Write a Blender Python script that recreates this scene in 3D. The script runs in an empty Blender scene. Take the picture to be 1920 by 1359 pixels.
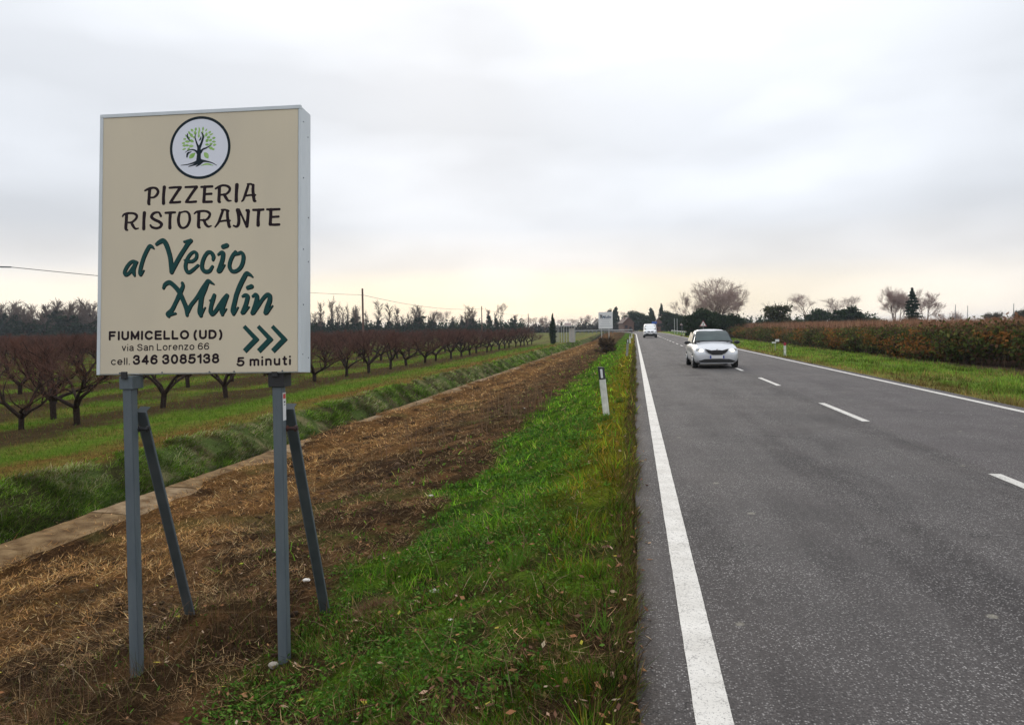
import bpy, bmesh, math, random
import numpy as np
from mathutils import Vector, Matrix
PI = math.pi
R = math.radians
random.seed(7)
rng = np.random.default_rng(7)
scene = bpy.context.scene
COL = scene.collection

# ------------------------------------------------------------------ camera
F_PX, CXP, CYP, CAM_H = 1420.0, 960.0, 645.0, 1.6
YAW, PITCH, ROLL = R(9.2167), R(1.1935), R(0.85)
fwd_h = Vector((-math.sin(YAW), math.cos(YAW), 0))
right0 = Vector((math.cos(YAW), math.sin(YAW), 0))
up0 = fwd_h * math.sin(PITCH) + Vector((0, 0, math.cos(PITCH)))
fwd = fwd_h * math.cos(PITCH) - Vector((0, 0, math.sin(PITCH)))
camR = right0 * math.cos(ROLL) - up0 * math.sin(ROLL)
camU = right0 * math.sin(ROLL) + up0 * math.cos(ROLL)
cd = bpy.data.cameras.new('camera')
cam = bpy.data.objects.new('camera', cd)
COL.objects.link(cam)
cam.matrix_world = Matrix(((camR.x, camU.x, -fwd.x, 0), (camR.y, camU.y, -fwd.y, 0), (camR.z, camU.z, -fwd.z, CAM_H), (0, 0, 0, 1)))
cd.sensor_width = 36
cd.lens = 36 * F_PX / 1920
cd.shift_y = -(679.5 - CYP) / 1920
cd.clip_start = 0.05
cd.clip_end = 8000
scene.camera = cam

# ------------------------------------------------------------------ view
scene.view_settings.view_transform = 'Standard'
scene.view_settings.look = 'None'
scene.view_settings.gamma = 1
scene.view_settings.use_curve_mapping = False
scene.view_settings.exposure = 0.12

# ------------------------------------------------------------------ world: overcast evening sky
SUN_EL, SUN_AZ = R(20), R(-14)      # azimuth from +Y, negative = to the left
w = bpy.data.worlds.new('World')
scene.world = w
w.use_nodes = True
nt = w.node_tree
nt.nodes.clear()
N, L = nt.nodes, nt.links
out = N.new('ShaderNodeOutputWorld')
sky = N.new('ShaderNodeTexSky')
sky.sky_type = 'NISHITA'
sky.sun_disc = False
sky.sun_elevation = SUN_EL
sky.sun_rotation = SUN_AZ
bg_sky = N.new('ShaderNodeBackground'); bg_sky.inputs[1].default_value = 0.05
L.new(sky.outputs[0], bg_sky.inputs[0])
tc = N.new('ShaderNodeTexCoord')
sep = N.new('ShaderNodeSeparateXYZ'); L.new(tc.outputs['Generated'], sep.inputs[0])
def wmath(op, a, b=None, c=None, clamp=False):
    n = N.new('ShaderNodeMath'); n.operation = op; n.use_clamp = clamp
    for i, v in enumerate((a, b, c)):
        if v is None: continue
        if isinstance(v, (int, float)): n.inputs[i].default_value = v
        else: L.new(v, n.inputs[i])
    return n.outputs[0]
mp = N.new('ShaderNodeMapping'); mp.inputs['Scale'].default_value = (1.6, 1.6, 4.2)
mp.inputs['Location'].default_value = (0.35, 0.1, 0.3)
L.new(tc.outputs['Generated'], mp.inputs[0])
nz = N.new('ShaderNodeTexNoise'); nz.inputs['Scale'].default_value = 1.5; nz.inputs['Detail'].default_value = 4; nz.inputs['Roughness'].default_value = 0.5
L.new(mp.outputs[0], nz.inputs['Vector'])
mp2 = N.new('ShaderNodeMapping'); mp2.inputs['Scale'].default_value = (1.0, 1.0, 3.0); mp2.inputs['Location'].default_value = (4.3, 1.2, 2.0)
L.new(tc.outputs['Generated'], mp2.inputs[0])
nz2 = N.new('ShaderNodeTexNoise'); nz2.inputs['Scale'].default_value = 2.6; nz2.inputs['Detail'].default_value = 3; nz2.inputs['Roughness'].default_value = 0.45
L.new(mp2.outputs[0], nz2.inputs['Vector'])
elev = wmath('ADD', sep.outputs[2], wmath('MULTIPLY', wmath('SUBTRACT', nz.outputs[0], 0.5), 0.022))
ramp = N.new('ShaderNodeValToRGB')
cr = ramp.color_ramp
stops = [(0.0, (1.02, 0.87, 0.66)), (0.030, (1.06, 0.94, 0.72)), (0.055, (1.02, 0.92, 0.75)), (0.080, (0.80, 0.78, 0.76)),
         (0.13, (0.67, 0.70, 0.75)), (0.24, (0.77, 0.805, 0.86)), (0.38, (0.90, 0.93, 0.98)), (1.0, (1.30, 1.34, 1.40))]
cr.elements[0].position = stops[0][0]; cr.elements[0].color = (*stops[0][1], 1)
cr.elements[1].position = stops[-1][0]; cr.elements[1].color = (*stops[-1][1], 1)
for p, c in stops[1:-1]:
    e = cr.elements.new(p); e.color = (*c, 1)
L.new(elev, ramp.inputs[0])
# away from the sunset the horizon is greyer
vd = N.new('ShaderNodeVectorMath'); vd.operation = 'DOT_PRODUCT'
L.new(tc.outputs['Generated'], vd.inputs[0])
vd.inputs[1].default_value = (math.sin(R(-14)), math.cos(R(-14)), 0)
azf = wmath('MULTIPLY_ADD', vd.outputs['Value'], 3.2, -2.15, clamp=True)
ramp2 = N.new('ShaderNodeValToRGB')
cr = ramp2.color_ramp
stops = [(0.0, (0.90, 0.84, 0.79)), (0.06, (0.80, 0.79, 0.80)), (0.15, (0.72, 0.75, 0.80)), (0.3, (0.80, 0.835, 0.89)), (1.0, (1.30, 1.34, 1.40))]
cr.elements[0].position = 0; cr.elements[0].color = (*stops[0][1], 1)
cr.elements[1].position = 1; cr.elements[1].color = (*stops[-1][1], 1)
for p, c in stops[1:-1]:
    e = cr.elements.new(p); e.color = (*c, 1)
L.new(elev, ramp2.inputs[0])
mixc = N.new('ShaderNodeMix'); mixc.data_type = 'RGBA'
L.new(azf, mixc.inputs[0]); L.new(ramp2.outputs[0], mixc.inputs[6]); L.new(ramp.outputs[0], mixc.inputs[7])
# cloud structure: soft brighter and darker banks
cl = N.new('ShaderNodeMapRange'); cl.inputs[1].default_value = 0.38; cl.inputs[2].default_value = 0.68; cl.inputs[3].default_value = 0.93; cl.inputs[4].default_value = 1.20
L.new(nz2.outputs[0], cl.inputs[0])
cl1 = N.new('ShaderNodeMapRange'); cl1.inputs[1].default_value = 0.3; cl1.inputs[2].default_value = 0.7; cl1.inputs[3].default_value = 0.975; cl1.inputs[4].default_value = 1.03
L.new(nz.outputs[0], cl1.inputs[0])
vd2 = N.new('ShaderNodeVectorMath'); vd2.operation = 'DOT_PRODUCT'; L.new(tc.outputs['Generated'], vd2.inputs[0])
vd2.inputs[1].default_value = (math.sin(R(9)) * math.cos(R(23)), math.cos(R(9)) * math.cos(R(23)), math.sin(R(23)))   # thinner cloud, brighter
lobe = N.new('ShaderNodeMapRange'); lobe.interpolation_type = 'SMOOTHSTEP'
for i_, v_ in enumerate((math.cos(R(20)), 1.0, 1.0, 1.20)): lobe.inputs[i_ + 1].default_value = v_
L.new(vd2.outputs['Value'], lobe.inputs[0])
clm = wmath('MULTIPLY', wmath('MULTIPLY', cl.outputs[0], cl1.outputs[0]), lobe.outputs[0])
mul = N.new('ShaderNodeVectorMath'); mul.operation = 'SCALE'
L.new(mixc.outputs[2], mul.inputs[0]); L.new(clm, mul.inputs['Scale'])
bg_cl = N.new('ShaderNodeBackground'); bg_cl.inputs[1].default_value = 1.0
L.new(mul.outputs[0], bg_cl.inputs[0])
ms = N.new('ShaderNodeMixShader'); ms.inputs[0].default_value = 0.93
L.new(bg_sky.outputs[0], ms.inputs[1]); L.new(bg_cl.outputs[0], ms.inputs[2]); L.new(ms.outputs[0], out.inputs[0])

sd = bpy.data.lights.new('sun', 'SUN'); sd.energy = 1.2; sd.angle = R(26); sd.color = (1, 0.9, 0.76)
so = bpy.data.objects.new('sun', sd); COL.objects.link(so)
sdir = Vector((math.sin(R(-14)) * math.cos(R(35)), math.cos(R(-14)) * math.cos(R(35)), math.sin(R(35))))
SUN_DIR = Vector((math.sin(SUN_AZ) * math.cos(SUN_EL), math.cos(SUN_AZ) * math.cos(SUN_EL), math.sin(SUN_EL)))
so.rotation_euler = SUN_DIR.to_track_quat('Z', 'Y').to_euler()

# ------------------------------------------------------------------ helpers
def px(pxx, pyy, D):
    """point on the sight line of a photo pixel, D metres deep (placing things where the photo shows them)"""
    x = (pxx - CXP) / F_PX; y = -(pyy - CYP) / F_PX
    v = camR * x + camU * y + fwd
    t = D / v.dot(fwd_h)
    return Vector((0, 0, CAM_H)) + v * t

def link(o, parent=None):
    COL.objects.link(o)
    if parent is not None: o.parent = parent
    return o

def tag(o, label=None, cat=None, group=None, kind=None):
    if label: o['label'] = label
    if cat: o['category'] = cat
    if group: o['group'] = group
    if kind: o['kind'] = kind
    return o

def thing(name, label, cat, loc=(0, 0, 0), rz=0, group=None):
    o = bpy.data.objects.new(name, None); o.empty_display_size = 0.3
    o.location = loc; o.rotation_euler = (0, 0, rz)
    link(o); tag(o, label, cat, group)
    return o

def npmesh(name, V, F, mat=None, colors=None, smooth=False):
    """V (n,3); F (m,k) of equal size or list of lists"""
    me = bpy.data.meshes.new(name)
    V = np.asarray(V, dtype=np.float32)
    if isinstance(F, np.ndarray):
        m, k = F.shape
        me.vertices.add(len(V)); me.vertices.foreach_set('co', V.ravel())
        me.loops.add(m * k); me.loops.foreach_set('vertex_index', F.astype(np.int32).ravel())
        me.polygons.add(m)
        me.polygons.foreach_set('loop_start', np.arange(0, m * k, k, dtype=np.int32))
        me.update(calc_edges=True)
    else:
        me.from_pydata(V.tolist(), [], F); me.update()
    if colors is not None:
        a = me.color_attributes.new('Col', 'FLOAT_COLOR', 'POINT')
        c = np.ones((len(V), 4), dtype=np.float32); c[:, :3] = colors
        a.data.foreach_set('color', c.ravel())
    if smooth:
        me.polygons.foreach_set('use_smooth', np.ones(len(me.polygons), dtype=bool))
    if mat: me.materials.append(mat)
    return me

def ob(name, me, parent=None, loc=None, rot=None):
    o = bpy.data.objects.new(name, me)
    if loc is not None: o.location = loc
    if rot is not None: o.rotation_euler = rot
    return link(o, parent)

class MB:
    """collects simple solids into one mesh"""
    def __init__(s): s.v = []; s.f = []
    def add(s, V, F):
        b = len(s.v); s.v += [tuple(p) for p in V]; s.f += [[i + b for i in f] for f in F]; return s
    def box(s, x0, x1, y0, y1, z0, z1):
        V = [(x, y, z) for z in (z0, z1) for y in (y0, y1) for x in (x0, x1)]
        return s.add(V, [(0, 2, 3, 1), (4, 5, 7, 6), (0, 1, 5, 4), (1, 3, 7, 5), (3, 2, 6, 7), (2, 0, 4, 6)])
    def tube(s, p0, p1, r0, r1=None, n=8, caps=True):
        r1 = r0 if r1 is None else r1
        p0, p1 = Vector(p0), Vector(p1); d = (p1 - p0)
        if d.length < 1e-6: return s
        q = d.normalized().to_track_quat('Z', 'Y'); V = []
        for p, r in ((p0, r0), (p1, r1)):
            for k in range(n):
                a = 2 * PI * k / n
                V.append(p + q @ Vector((r * math.cos(a), r * math.sin(a), 0)))
        Fc = [(k, (k + 1) % n, n + (k + 1) % n, n + k) for k in range(n)]
        if caps: Fc += [tuple(range(n - 1, -1, -1)), tuple(range(n, 2 * n))]
        return s.add(V, Fc)
    def prism(s, pts, y0, y1):
        """pts in (x,z), extruded in y"""
        n = len(pts)
        V = [(x, y0, z) for x, z in pts] + [(x, y1, z) for x, z in pts]
        return s.add(V, [tuple(range(n)), tuple(range(2 * n - 1, n - 1, -1))] + [(k, n + k, n + (k + 1) % n, (k + 1) % n) for k in range(n)])
    def lathe(s, prof, n=20, axis='z', c=(0, 0, 0)):
        V = []
        for r, h in prof:
            for k in range(n):
                a = 2 * PI * k / n; u, v = r * math.cos(a), r * math.sin(a)
                V.append((c[0] + (h if axis == 'x' else u), c[1] + (v if axis in 'z' else (h if axis == 'y' else u)), c[2] + (h if axis == 'z' else v)))
        Fc = []
        for i in range(len(prof) - 1):
            for k in range(n):
                Fc.append((i * n + k, i * n + (k + 1) % n, (i + 1) * n + (k + 1) % n, (i + 1) * n + k))
        Fc += [tuple(range(n)), tuple(range((len(prof) - 1) * n, len(prof) * n))]
        return s.add(V, Fc)
    def mesh(s, name, mat, smooth=False, bevel=0, seg=1):
        me = bpy.data.meshes.new(name); me.from_pydata(s.v, [], s.f)
        bm = bmesh.new(); bm.from_mesh(me); bmesh.ops.recalc_face_normals(bm, faces=bm.faces)
        if bevel: bmesh.ops.bevel(bm, geom=bm.edges[:], offset=bevel, segments=seg, affect='EDGES', clamp_overlap=True)
        bm.to_mesh(me); bm.free()
        if smooth:
            me.polygons.foreach_set('use_smooth', [True] * len(me.polygons))
        if mat: me.materials.append(mat)
        return me
    def obj(s, name, mat, parent=None, smooth=False, bevel=0, seg=1, loc=None, rot=None):
        return ob(name, s.mesh(name, mat, smooth, bevel, seg), parent, loc, rot)

# ---- numpy noise
def _h(i, j, s):
    x = (i.astype(np.int64) * 374761393 + j.astype(np.int64) * 668265263 + s * 1442695041) & 0xFFFFFFFF
    x = ((x ^ (x >> 13)) * 1274126177) & 0xFFFFFFFF
    return ((x ^ (x >> 16)) & 0xFFFF) / 65535.0
def vnoise(x, y, s=0):
    x = np.asarray(x, float); y = np.asarray(y, float)
    i = np.floor(x); j = np.floor(y); u = x - i; v = y - j
    u = u * u * (3 - 2 * u); v = v * v * (3 - 2 * v)
    return ((_h(i, j, s) * (1 - u) + _h(i + 1, j, s) * u) * (1 - v) + (_h(i, j + 1, s) * (1 - u) + _h(i + 1, j + 1, s) * u) * v)
def fbm(x, y, s=0, o=4):
    t = 0; a = 0.5; n = 0
    for k in range(o):
        t = t + a * vnoise(x, y, s + k * 17); n += a; a *= 0.5; x = x * 2.03 + 5.1; y = y * 2.03 + 1.7
    return t / n
def sstep(a, b, x):
    t = np.clip((x - a) / (b - a), 0, 1); return t * t * (3 - 2 * t)

# ---- materials
def newmat(name):
    m = bpy.data.materials.new(name); m.use_nodes = True
    return m, m.node_tree.nodes, m.node_tree.links, m.node_tree.nodes['Principled BSDF']
def pmat(name, c, rough=0.6, metal=0.0, c2=None, scale=8, detail=4, bump=0.0, bscale=40, coat=0, emit=None, spec=None, stretch=(1, 1, 1), lo=0.35, hi=0.65):
    m, n, l, b = newmat(name)
    b.inputs['Base Color'].default_value = (*c, 1); b.inputs['Roughness'].default_value = rough; b.inputs['Metallic'].default_value = metal
    if coat: b.inputs['Coat Weight'].default_value = coat
    if spec is not None: b.inputs['Specular IOR Level'].default_value = spec
    if emit:
        b.inputs['Emission Color'].default_value = (*emit[0], 1); b.inputs['Emission Strength'].default_value = emit[1]
    if c2 or bump:
        t = n.new('ShaderNodeTexCoord'); mpn = n.new('ShaderNodeMapping'); mpn.inputs['Scale'].default_value = stretch
        l.new(t.outputs['Object'], mpn.inputs[0])
    if c2:
        z = n.new('ShaderNodeTexNoise'); z.inputs['Scale'].default_value = scale; z.inputs['Detail'].default_value = detail
        l.new(mpn.outputs[0], z.inputs['Vector'])
        mr = n.new('ShaderNodeMapRange'); mr.inputs[1].default_value = lo; mr.inputs[2].default_value = hi; l.new(z.outputs[0], mr.inputs[0])
        mx = n.new('ShaderNodeMix'); mx.data_type = 'RGBA'; mx.inputs[6].default_value = (*c, 1); mx.inputs[7].default_value = (*c2, 1)
        l.new(mr.outputs[0], mx.inputs[0]); l.new(mx.outputs[2], b.inputs['Base Color'])
    if bump:
        z = n.new('ShaderNodeTexNoise'); z.inputs['Scale'].default_value = bscale; z.inputs['Detail'].default_value = 5
        l.new(mpn.outputs[0], z.inputs['Vector'])
        bp = n.new('ShaderNodeBump'); bp.inputs['Strength'].default_value = bump; bp.inputs['Distance'].default_value = 0.02
        l.new(z.outputs[0], bp.inputs['Height']); l.new(bp.outputs[0], b.inputs['Normal'])
    return m
def leafmat(name, trans=0.3, rough=0.85, spec=0.04):
    m, n, l, b = newmat(name)
    a = n.new('ShaderNodeVertexColor'); a.layer_name = 'Col'
    l.new(a.outputs[0], b.inputs['Base Color']); b.inputs['Roughness'].default_value = rough; b.inputs['Specular IOR Level'].default_value = spec
    tr = n.new('ShaderNodeBsdfTranslucent'); l.new(a.outputs[0], tr.inputs[0])
    mx = n.new('ShaderNodeMixShader'); mx.inputs[0].default_value = trans
    l.new(b.outputs[0], mx.inputs[1]); l.new(tr.outputs[0], mx.inputs[2]); l.new(mx.outputs[0], n['Material Output'].inputs[0])
    return m

M = {}
M['leaf'] = leafmat('foliage')
M['straw'] = leafmat('dry_straw', 0.15, 0.85, 0.06)
M['galv'] = pmat('painted_steel', (0.085, 0.108, 0.125), 0.6, 0.1, (0.135, 0.16, 0.175), 4, 8, 0.25, 40, stretch=(3, 3, 0.6), lo=0.3, hi=0.75)
M['galv_dark_shade'] = pmat('dark_shaded_steel', (0.050, 0.064, 0.070), 0.65, 0.1, (0.080, 0.095, 0.102), 5, 5, 0.15, 30)  # dark steel; on the braces its darkness is painted shade of downward faces
M['rust'] = pmat('rust', (0.12, 0.04, 0.025), 0.8, 0.2, (0.05, 0.03, 0.03), 30)
M['blackm'] = pmat('black_bracket', (0.02, 0.02, 0.022), 0.6)
M['alu'] = pmat('white_aluminium', (0.60, 0.64, 0.665), 0.45, 0.1, (0.50, 0.54, 0.565), 2.5, 8, 0.05, 12, stretch=(3, 3, 0.8), lo=0.4, hi=0.8)
M['beige'] = pmat('beige_film', (0.66, 0.575, 0.425), 0.55, 0, (0.575, 0.505, 0.385), 1.1, 7, 0.08, 3, stretch=(1.6, 1, 0.7), lo=0.3, hi=0.7)
M['white_film'] = pmat('white_film', (0.72, 0.74, 0.82), 0.45)
M['ink'] = pmat('ink_black', (0.018, 0.010, 0.014), 0.5, spec=0.12)
M['ink2'] = pmat('ink_navy', (0.012, 0.022, 0.03), 0.5, spec=0.12)
M['green_ink'] = pmat('ink_dark_green', (0.012, 0.060, 0.058), 0.45, spec=0.12)
M['shadow_ink'] = pmat('ink_drop_shadow', (0.004, 0.006, 0.006), 0.5, spec=0.12)
M['leaf_ink'] = pmat('ink_leaf_green', (0.20, 0.42, 0.07), 0.5, 0, (0.36, 0.56, 0.17), 25)
M['red_ink'] = pmat('sticker_red', (0.55, 0.04, 0.04), 0.4)
M['sticker'] = pmat('sticker_white', (0.75, 0.75, 0.75), 0.4)
M['plastic_white'] = pmat('delineator_white', (0.72, 0.72, 0.66), 0.5, 0, (0.50, 0.50, 0.44), 7, 5)
M['plastic_old'] = pmat('delineator_old', (0.30, 0.30, 0.28), 0.6, 0, (0.18, 0.17, 0.15), 9, 5)
M['plastic_black'] = pmat('delineator_black', (0.02, 0.02, 0.022), 0.45)
M['reflector'] = pmat('reflector', (0.7, 0.7, 0.72), 0.25)
M['reflector_red'] = pmat('reflector_red', (0.35, 0.02, 0.05), 0.3)
M['bark'] = pmat('bark', (0.024, 0.017, 0.014), 0.95, 0, (0.045, 0.032, 0.026), 14, 5, 0.6, 25, spec=0.03)
M['shoot'] = pmat('peach_shoots', (0.052, 0.031, 0.025), 0.9, 0, (0.150, 0.074, 0.056), 1.6, spec=0.03)
M['fine'] = pmat('fine_pale_twigs', (0.36, 0.27, 0.24), 0.9, 0, (0.46, 0.36, 0.32), 1.2, spec=0.1)
M['twig'] = pmat('grey_twigs', (0.135, 0.10, 0.085), 0.9, 0, (0.20, 0.15, 0.125), 2, spec=0.1)
M['wood'] = pmat('weathered_pole', (0.10, 0.055, 0.042), 0.85, 0, (0.15, 0.09, 0.07), 6, 5, stretch=(4, 4, 0.5))
M['grey_pole'] = pmat('grey_pole', (0.25, 0.25, 0.26), 0.7)
M['cable'] = pmat('cable', (0.09, 0.085, 0.085), 0.7)
M['tyre'] = pmat('rubber', (0.012, 0.012, 0.012), 0.8)
M['carglass'] = pmat('car_glass', (0.030, 0.045, 0.048), 0.06, 0, (0.06, 0.085, 0.085), 1.3, spec=0.35)
M['carpaint'] = pmat('silver_paint', (0.60, 0.61, 0.635), 0.28, 0.3, coat=0.5)
M['vanpaint'] = pmat('white_paint', (0.78, 0.78, 0.78), 0.3, 0, coat=0.4)
M['carblack'] = pmat('black_trim', (0.012, 0.012, 0.013), 0.4)
M['chrome'] = pmat('chrome', (0.6, 0.6, 0.62), 0.2, 0.9)
M['lamp_on'] = pmat('lit_headlight', (0.9, 0.9, 0.85), 0.2, emit=((1.0, 0.86, 0.58), 2.4))
M['lens'] = pmat('headlight_lens', (0.5, 0.52, 0.55), 0.15, 0.3)
M['plate'] = pmat('plate_white', (0.72, 0.72, 0.72), 0.5)
M['plate_blue'] = pmat('plate_blue', (0.01, 0.04, 0.30), 0.5)
M['sign_red'] = pmat('sign_red', (0.30, 0.07, 0.075), 0.6)
M['sign_white'] = pmat('sign_white', (0.70, 0.70, 0.70), 0.5)
M['sign_blue'] = pmat('sign_blue', (0.02, 0.10, 0.42), 0.5)
M['stone'] = pmat('stone', (0.38, 0.33, 0.27), 0.9, 0, (0.24, 0.21, 0.17), 20, 5, 0.5, 40)
M['litter'] = pmat('pale_litter', (0.62, 0.58, 0.52), 0.7)
M['litter_pink'] = pmat('pink_wrapper', (0.65, 0.45, 0.60), 0.6)
M['brick'] = pmat('brick_wall', (0.17, 0.095, 0.070), 0.9, 0, (0.12, 0.075, 0.06), 2)
M['plaster'] = pmat('plaster', (0.55, 0.50, 0.45), 0.9, 0, (0.48, 0.43, 0.39), 1)
M['plaster_pink'] = pmat('plaster_pink', (0.20, 0.105, 0.095), 0.9)
M['tiles'] = pmat('roof_tiles', (0.13, 0.08, 0.065), 0.9, 0, (0.10, 0.065, 0.055), 3)
M['pale_roof'] = pmat('pale_roof', (0.48, 0.38, 0.36), 0.8)
M['dark_open'] = pmat('dark_opening', (0.015, 0.015, 0.018), 0.5)
M['rail'] = pmat('guardrail_zinc', (0.44, 0.45, 0.44), 0.6, 0.1)

# ------------------------------------------------------------------ terrain
XP = np.array([-4000, -13, -11.0, -10.35, -10.0, -9.35, -9.05, -8.86, -8.80, -7.70, -7.60, -6.8, -5.6, -4.4, -3.4, -2.9, -2.3, -1.7, -1.1, -0.5, -0.06, 0.1, 0.3, 6.6, 6.95, 7.1, 7.6, 9.0, 11.0, 13.0, 16, 24, 4000])
ZP = np.array([-0.8, -0.8, -0.78, -0.84, -1.02, -1.62, -1.86, -1.88, -1.72, -1.62, -1.34, -1.24, -1.06, -0.86, -0.66, -0.62, -0.58, -0.40, -0.19, -0.06, -0.025, -0.05, -0.25, -0.25, -0.05, -0.03, -0.04, -0.10, -0.22, -0.32, -0.35, -0.35, -0.35])
def far_blend(y): return sstep(150, 230, y)
def terr(x, y, detail=True):
    x = np.asarray(x, float); y = np.asarray(y, float)
    edge = (fbm(y * 0.9, y * 0 + 3, 5, 3) - 0.5)
    xx = np.where((x < -0.1) & (x > -7.5), x + edge * 0.35 * sstep(0.1, 1.5, -x) * sstep(7.5, 6, -x), x)
    z = np.interp(xx, XP, ZP)
    fb = far_blend(y)
    z = z * (1 - fb) + fb * np.where((x > 0.25) & (x < 7.0), np.minimum(z, -0.2), np.where(np.abs(x - 3.5) < 9, -0.08, -0.3))
    if detail:
        m = 1 - sstep(-0.5, -0.1, x) * (1 - sstep(7.0, 7.4, x))
        m = m * (1 - ((x > -8.95) & (x < -7.65)) * 1.0)
        z = z + m * ((fbm(x * 0.8, y * 0.8, 11, 3) - 0.5) * 0.14 + (fbm(x * 4, y * 4, 21, 3) - 0.5) * 0.055)
        z = z + m * (fbm(x * 14, y * 14, 31, 2) - 0.5) * 0.03 * sstep(25, 10, y)
        z = z + 0.13 * np.exp(-(((x + 3.25) / 0.5) ** 2 + ((y - 5.35) / 0.45) ** 2))
        sw = spill_w(y); tt = np.clip((-7.70 - x) / sw, 0, 1)
        zs = -1.285 + 0.05 * (1 - tt) ** 0.8 + (fbm(x * 6, y * 3, 305, 3) - 0.5) * 0.03
        z = np.where((x < -7.68) & (x > -8.78) & (tt < 1), zs, z)
        z = np.where((x <= -7.58) & (x >= -7.72), np.maximum(z, -1.27), z)
        # tussocky right verge
        z = z + (x > 8.0) * (x < 13.5) * sstep(8, 9, x) * (fbm(x * 1.3, y * 0.7, 41, 3) - 0.45) * 0.16
        # furrow mounds along the orchard rows
        z = z + (x < -12.5) * (x > -150) * 0.05 * np.cos((x + 14.6) * 2 * PI / 4.8) * sstep(-12.5, -13.5, x)
    return z

def spill_w(y):
    return 0.03 + 0.55 * sstep(0.42, 0.72, fbm(y * 0.55, y * 0 + 9.0, 301, 3)) + 0.12 * fbm(y * 2.5, y * 0 + 1.0, 307, 2) + (0.30 + 0.55 * fbm(y * 0.16, y * 0 + 2.0, 303, 2)) * sstep(17.5, 21, y) - 0.1 * sstep(31, 33, y)

def zone_colors(x, y):
    """true local colour of the ground cover (soil, litter, grass)"""
    x = np.asarray(x, float); y = np.asarray(y, float)
    n1 = fbm(x * 0.9, y * 0.9, 51, 4); n2 = fbm(x * 3.1, y * 3.1, 61, 4); n3 = fbm(x * 9, y * 9, 71, 3); ns = fbm(x * 2.2, y * 0.45, 81, 4)
    def mixc(a, b, t): return a * (1 - t[:, None]) + np.array(b)[None, :] * t[:, None]
    C = np.tile(np.array([0.075, 0.125, 0.020]), (len(x), 1))          # general green
    # left verge: dark soil under grass
    green = np.array([0.068, 0.120, 0.012])
    C[:] = green
    C = mixc(C, (0.028, 0.055, 0.010), sstep(0.45, 0.62, n2))
    olive = sstep(-1.15, -0.55, x + (n1 - 0.5) * 0.7)
    C = mixc(C, (0.115, 0.098, 0.010), olive * sstep(5.5, 9, y) * 0.85)
    # near part: more brown among the green
    nearb = sstep(7.5, 3.5, y) * sstep(0.42, 0.55, n1 * 0.5 + n2 * 0.5)
    C = mixc(C, (0.048, 0.028, 0.015), nearb * (x < 0.5))
    # brown mown band
    e = x + (n1 - 0.5) * 1.0 + (n2 - 0.5) * 0.4
    bt = sstep(-2.35, -2.75, e - 0.25 * sstep(6, 3, y))
    brown = np.tile(np.array([0.044, 0.027, 0.014]), (len(x), 1))
    or1 = sstep(-4.3, -6.2, x + (ns - 0.5) * 3.2)
    brown = mixc(brown, (0.150, 0.075, 0.026), or1 * (0.45 + 0.55 * sstep(0.35, 0.6, n2)))
    brown = mixc(brown, (0.13, 0.068, 0.030), sstep(0.50, 0.62, n2) * 0.7)
    brown = mixc(brown, (0.028, 0.017, 0.011), sstep(0.53, 0.64, fbm(x * 1.3 + 7, y * 0.8, 83, 4)) * 0.75)
    brown = mixc(brown, (0.10, 0.10, 0.03), sstep(0.60, 0.72, n1) * 0.4)
    C = C * (1 - bt[:, None]) + brown * bt[:, None]
    # channel
    t = ((x < -8.78) & (x > -9.6)) * 1.0
    C = mixc(C, (0.030, 0.026, 0.018), t)
    # bank
    t = sstep(-9.35, -9.6, x)
    bank = np.tile(np.array([0.075, 0.105, 0.030]), (len(x), 1))
    bank = mixc(bank, (0.18, 0.16, 0.08), sstep(0.5, 0.7, n2))
    bank = mixc(bank, (0.045, 0.035, 0.018), sstep(0.42, 0.6, n1) * 0.8)
    C = C * (1 - t[:, None]) + bank * t[:, None]
    # bank top brown strip, then field
    t = sstep(-10.2, -10.45, x + (n2 - 0.5) * 0.3)
    field = np.tile(np.array([0.145, 0.090, 0.026]), (len(x), 1))
    g = sstep(-11.0, -11.7, x + (n2 - 0.5) * 1.0)
    field = mixc(field, (0.085, 0.150, 0.018), g * (0.65 + 0.35 * n1))
    field = mixc(field, (0.14, 0.13, 0.03), sstep(0.5, 0.62, fbm(x * 1.6, y * 0.25, 91, 4)) * 0.7)
    row = 0.5 + 0.5 * np.cos((x + 14.6) * 2 * PI / 4.8)
    ot = sstep(-12.8, -13.8, x) * (x > -170)
    field = mixc(field, (0.060, 0.042, 0.022), ot * sstep(0.30, 0.62, row * 0.42 + (fbm(x * 0.9, y * 0.35, 95, 4) - 0.18)))
    field = mixc(field, (0.13, 0.125, 0.05), (y > 105) * 0.7)
    C = C * (1 - t[:, None]) + field * t[:, None]
    # right side
    t = (x > 6.6) * 1.0
    rt = np.tile(np.array([0.110, 0.175, 0.028]), (len(x), 1))
    rt = mixc(rt, (0.19, 0.14, 0.055), sstep(8.1, 7.2, x + (n2 - 0.5) * 0.8) * 0.75)
    rt = mixc(rt, (0.19, 0.15, 0.06), sstep(0.56, 0.72, fbm(x * 0.8, y * 0.4, 97, 4)) * 0.5)
    rt = mixc(rt, (0.09, 0.06, 0.04), sstep(13.2, 14.2, x))
    C = C * (1 - t[:, None]) + rt * t[:, None]
    # road side dirt strip
    t = sstep(-0.16, -0.04, x + (n2 - 0.5) * 0.12) * (x < 0.6)
    C = mixc(C, (0.05, 0.036, 0.026), t)
    far = sstep(160, 400, y)
    C = mixc(C, (0.10, 0.11, 0.045), far * (np.abs(x) > 12))
    C = C * (0.8 + 0.4 * n3)[:, None]
    return np.clip(C, 0.005, 0.9)

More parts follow.
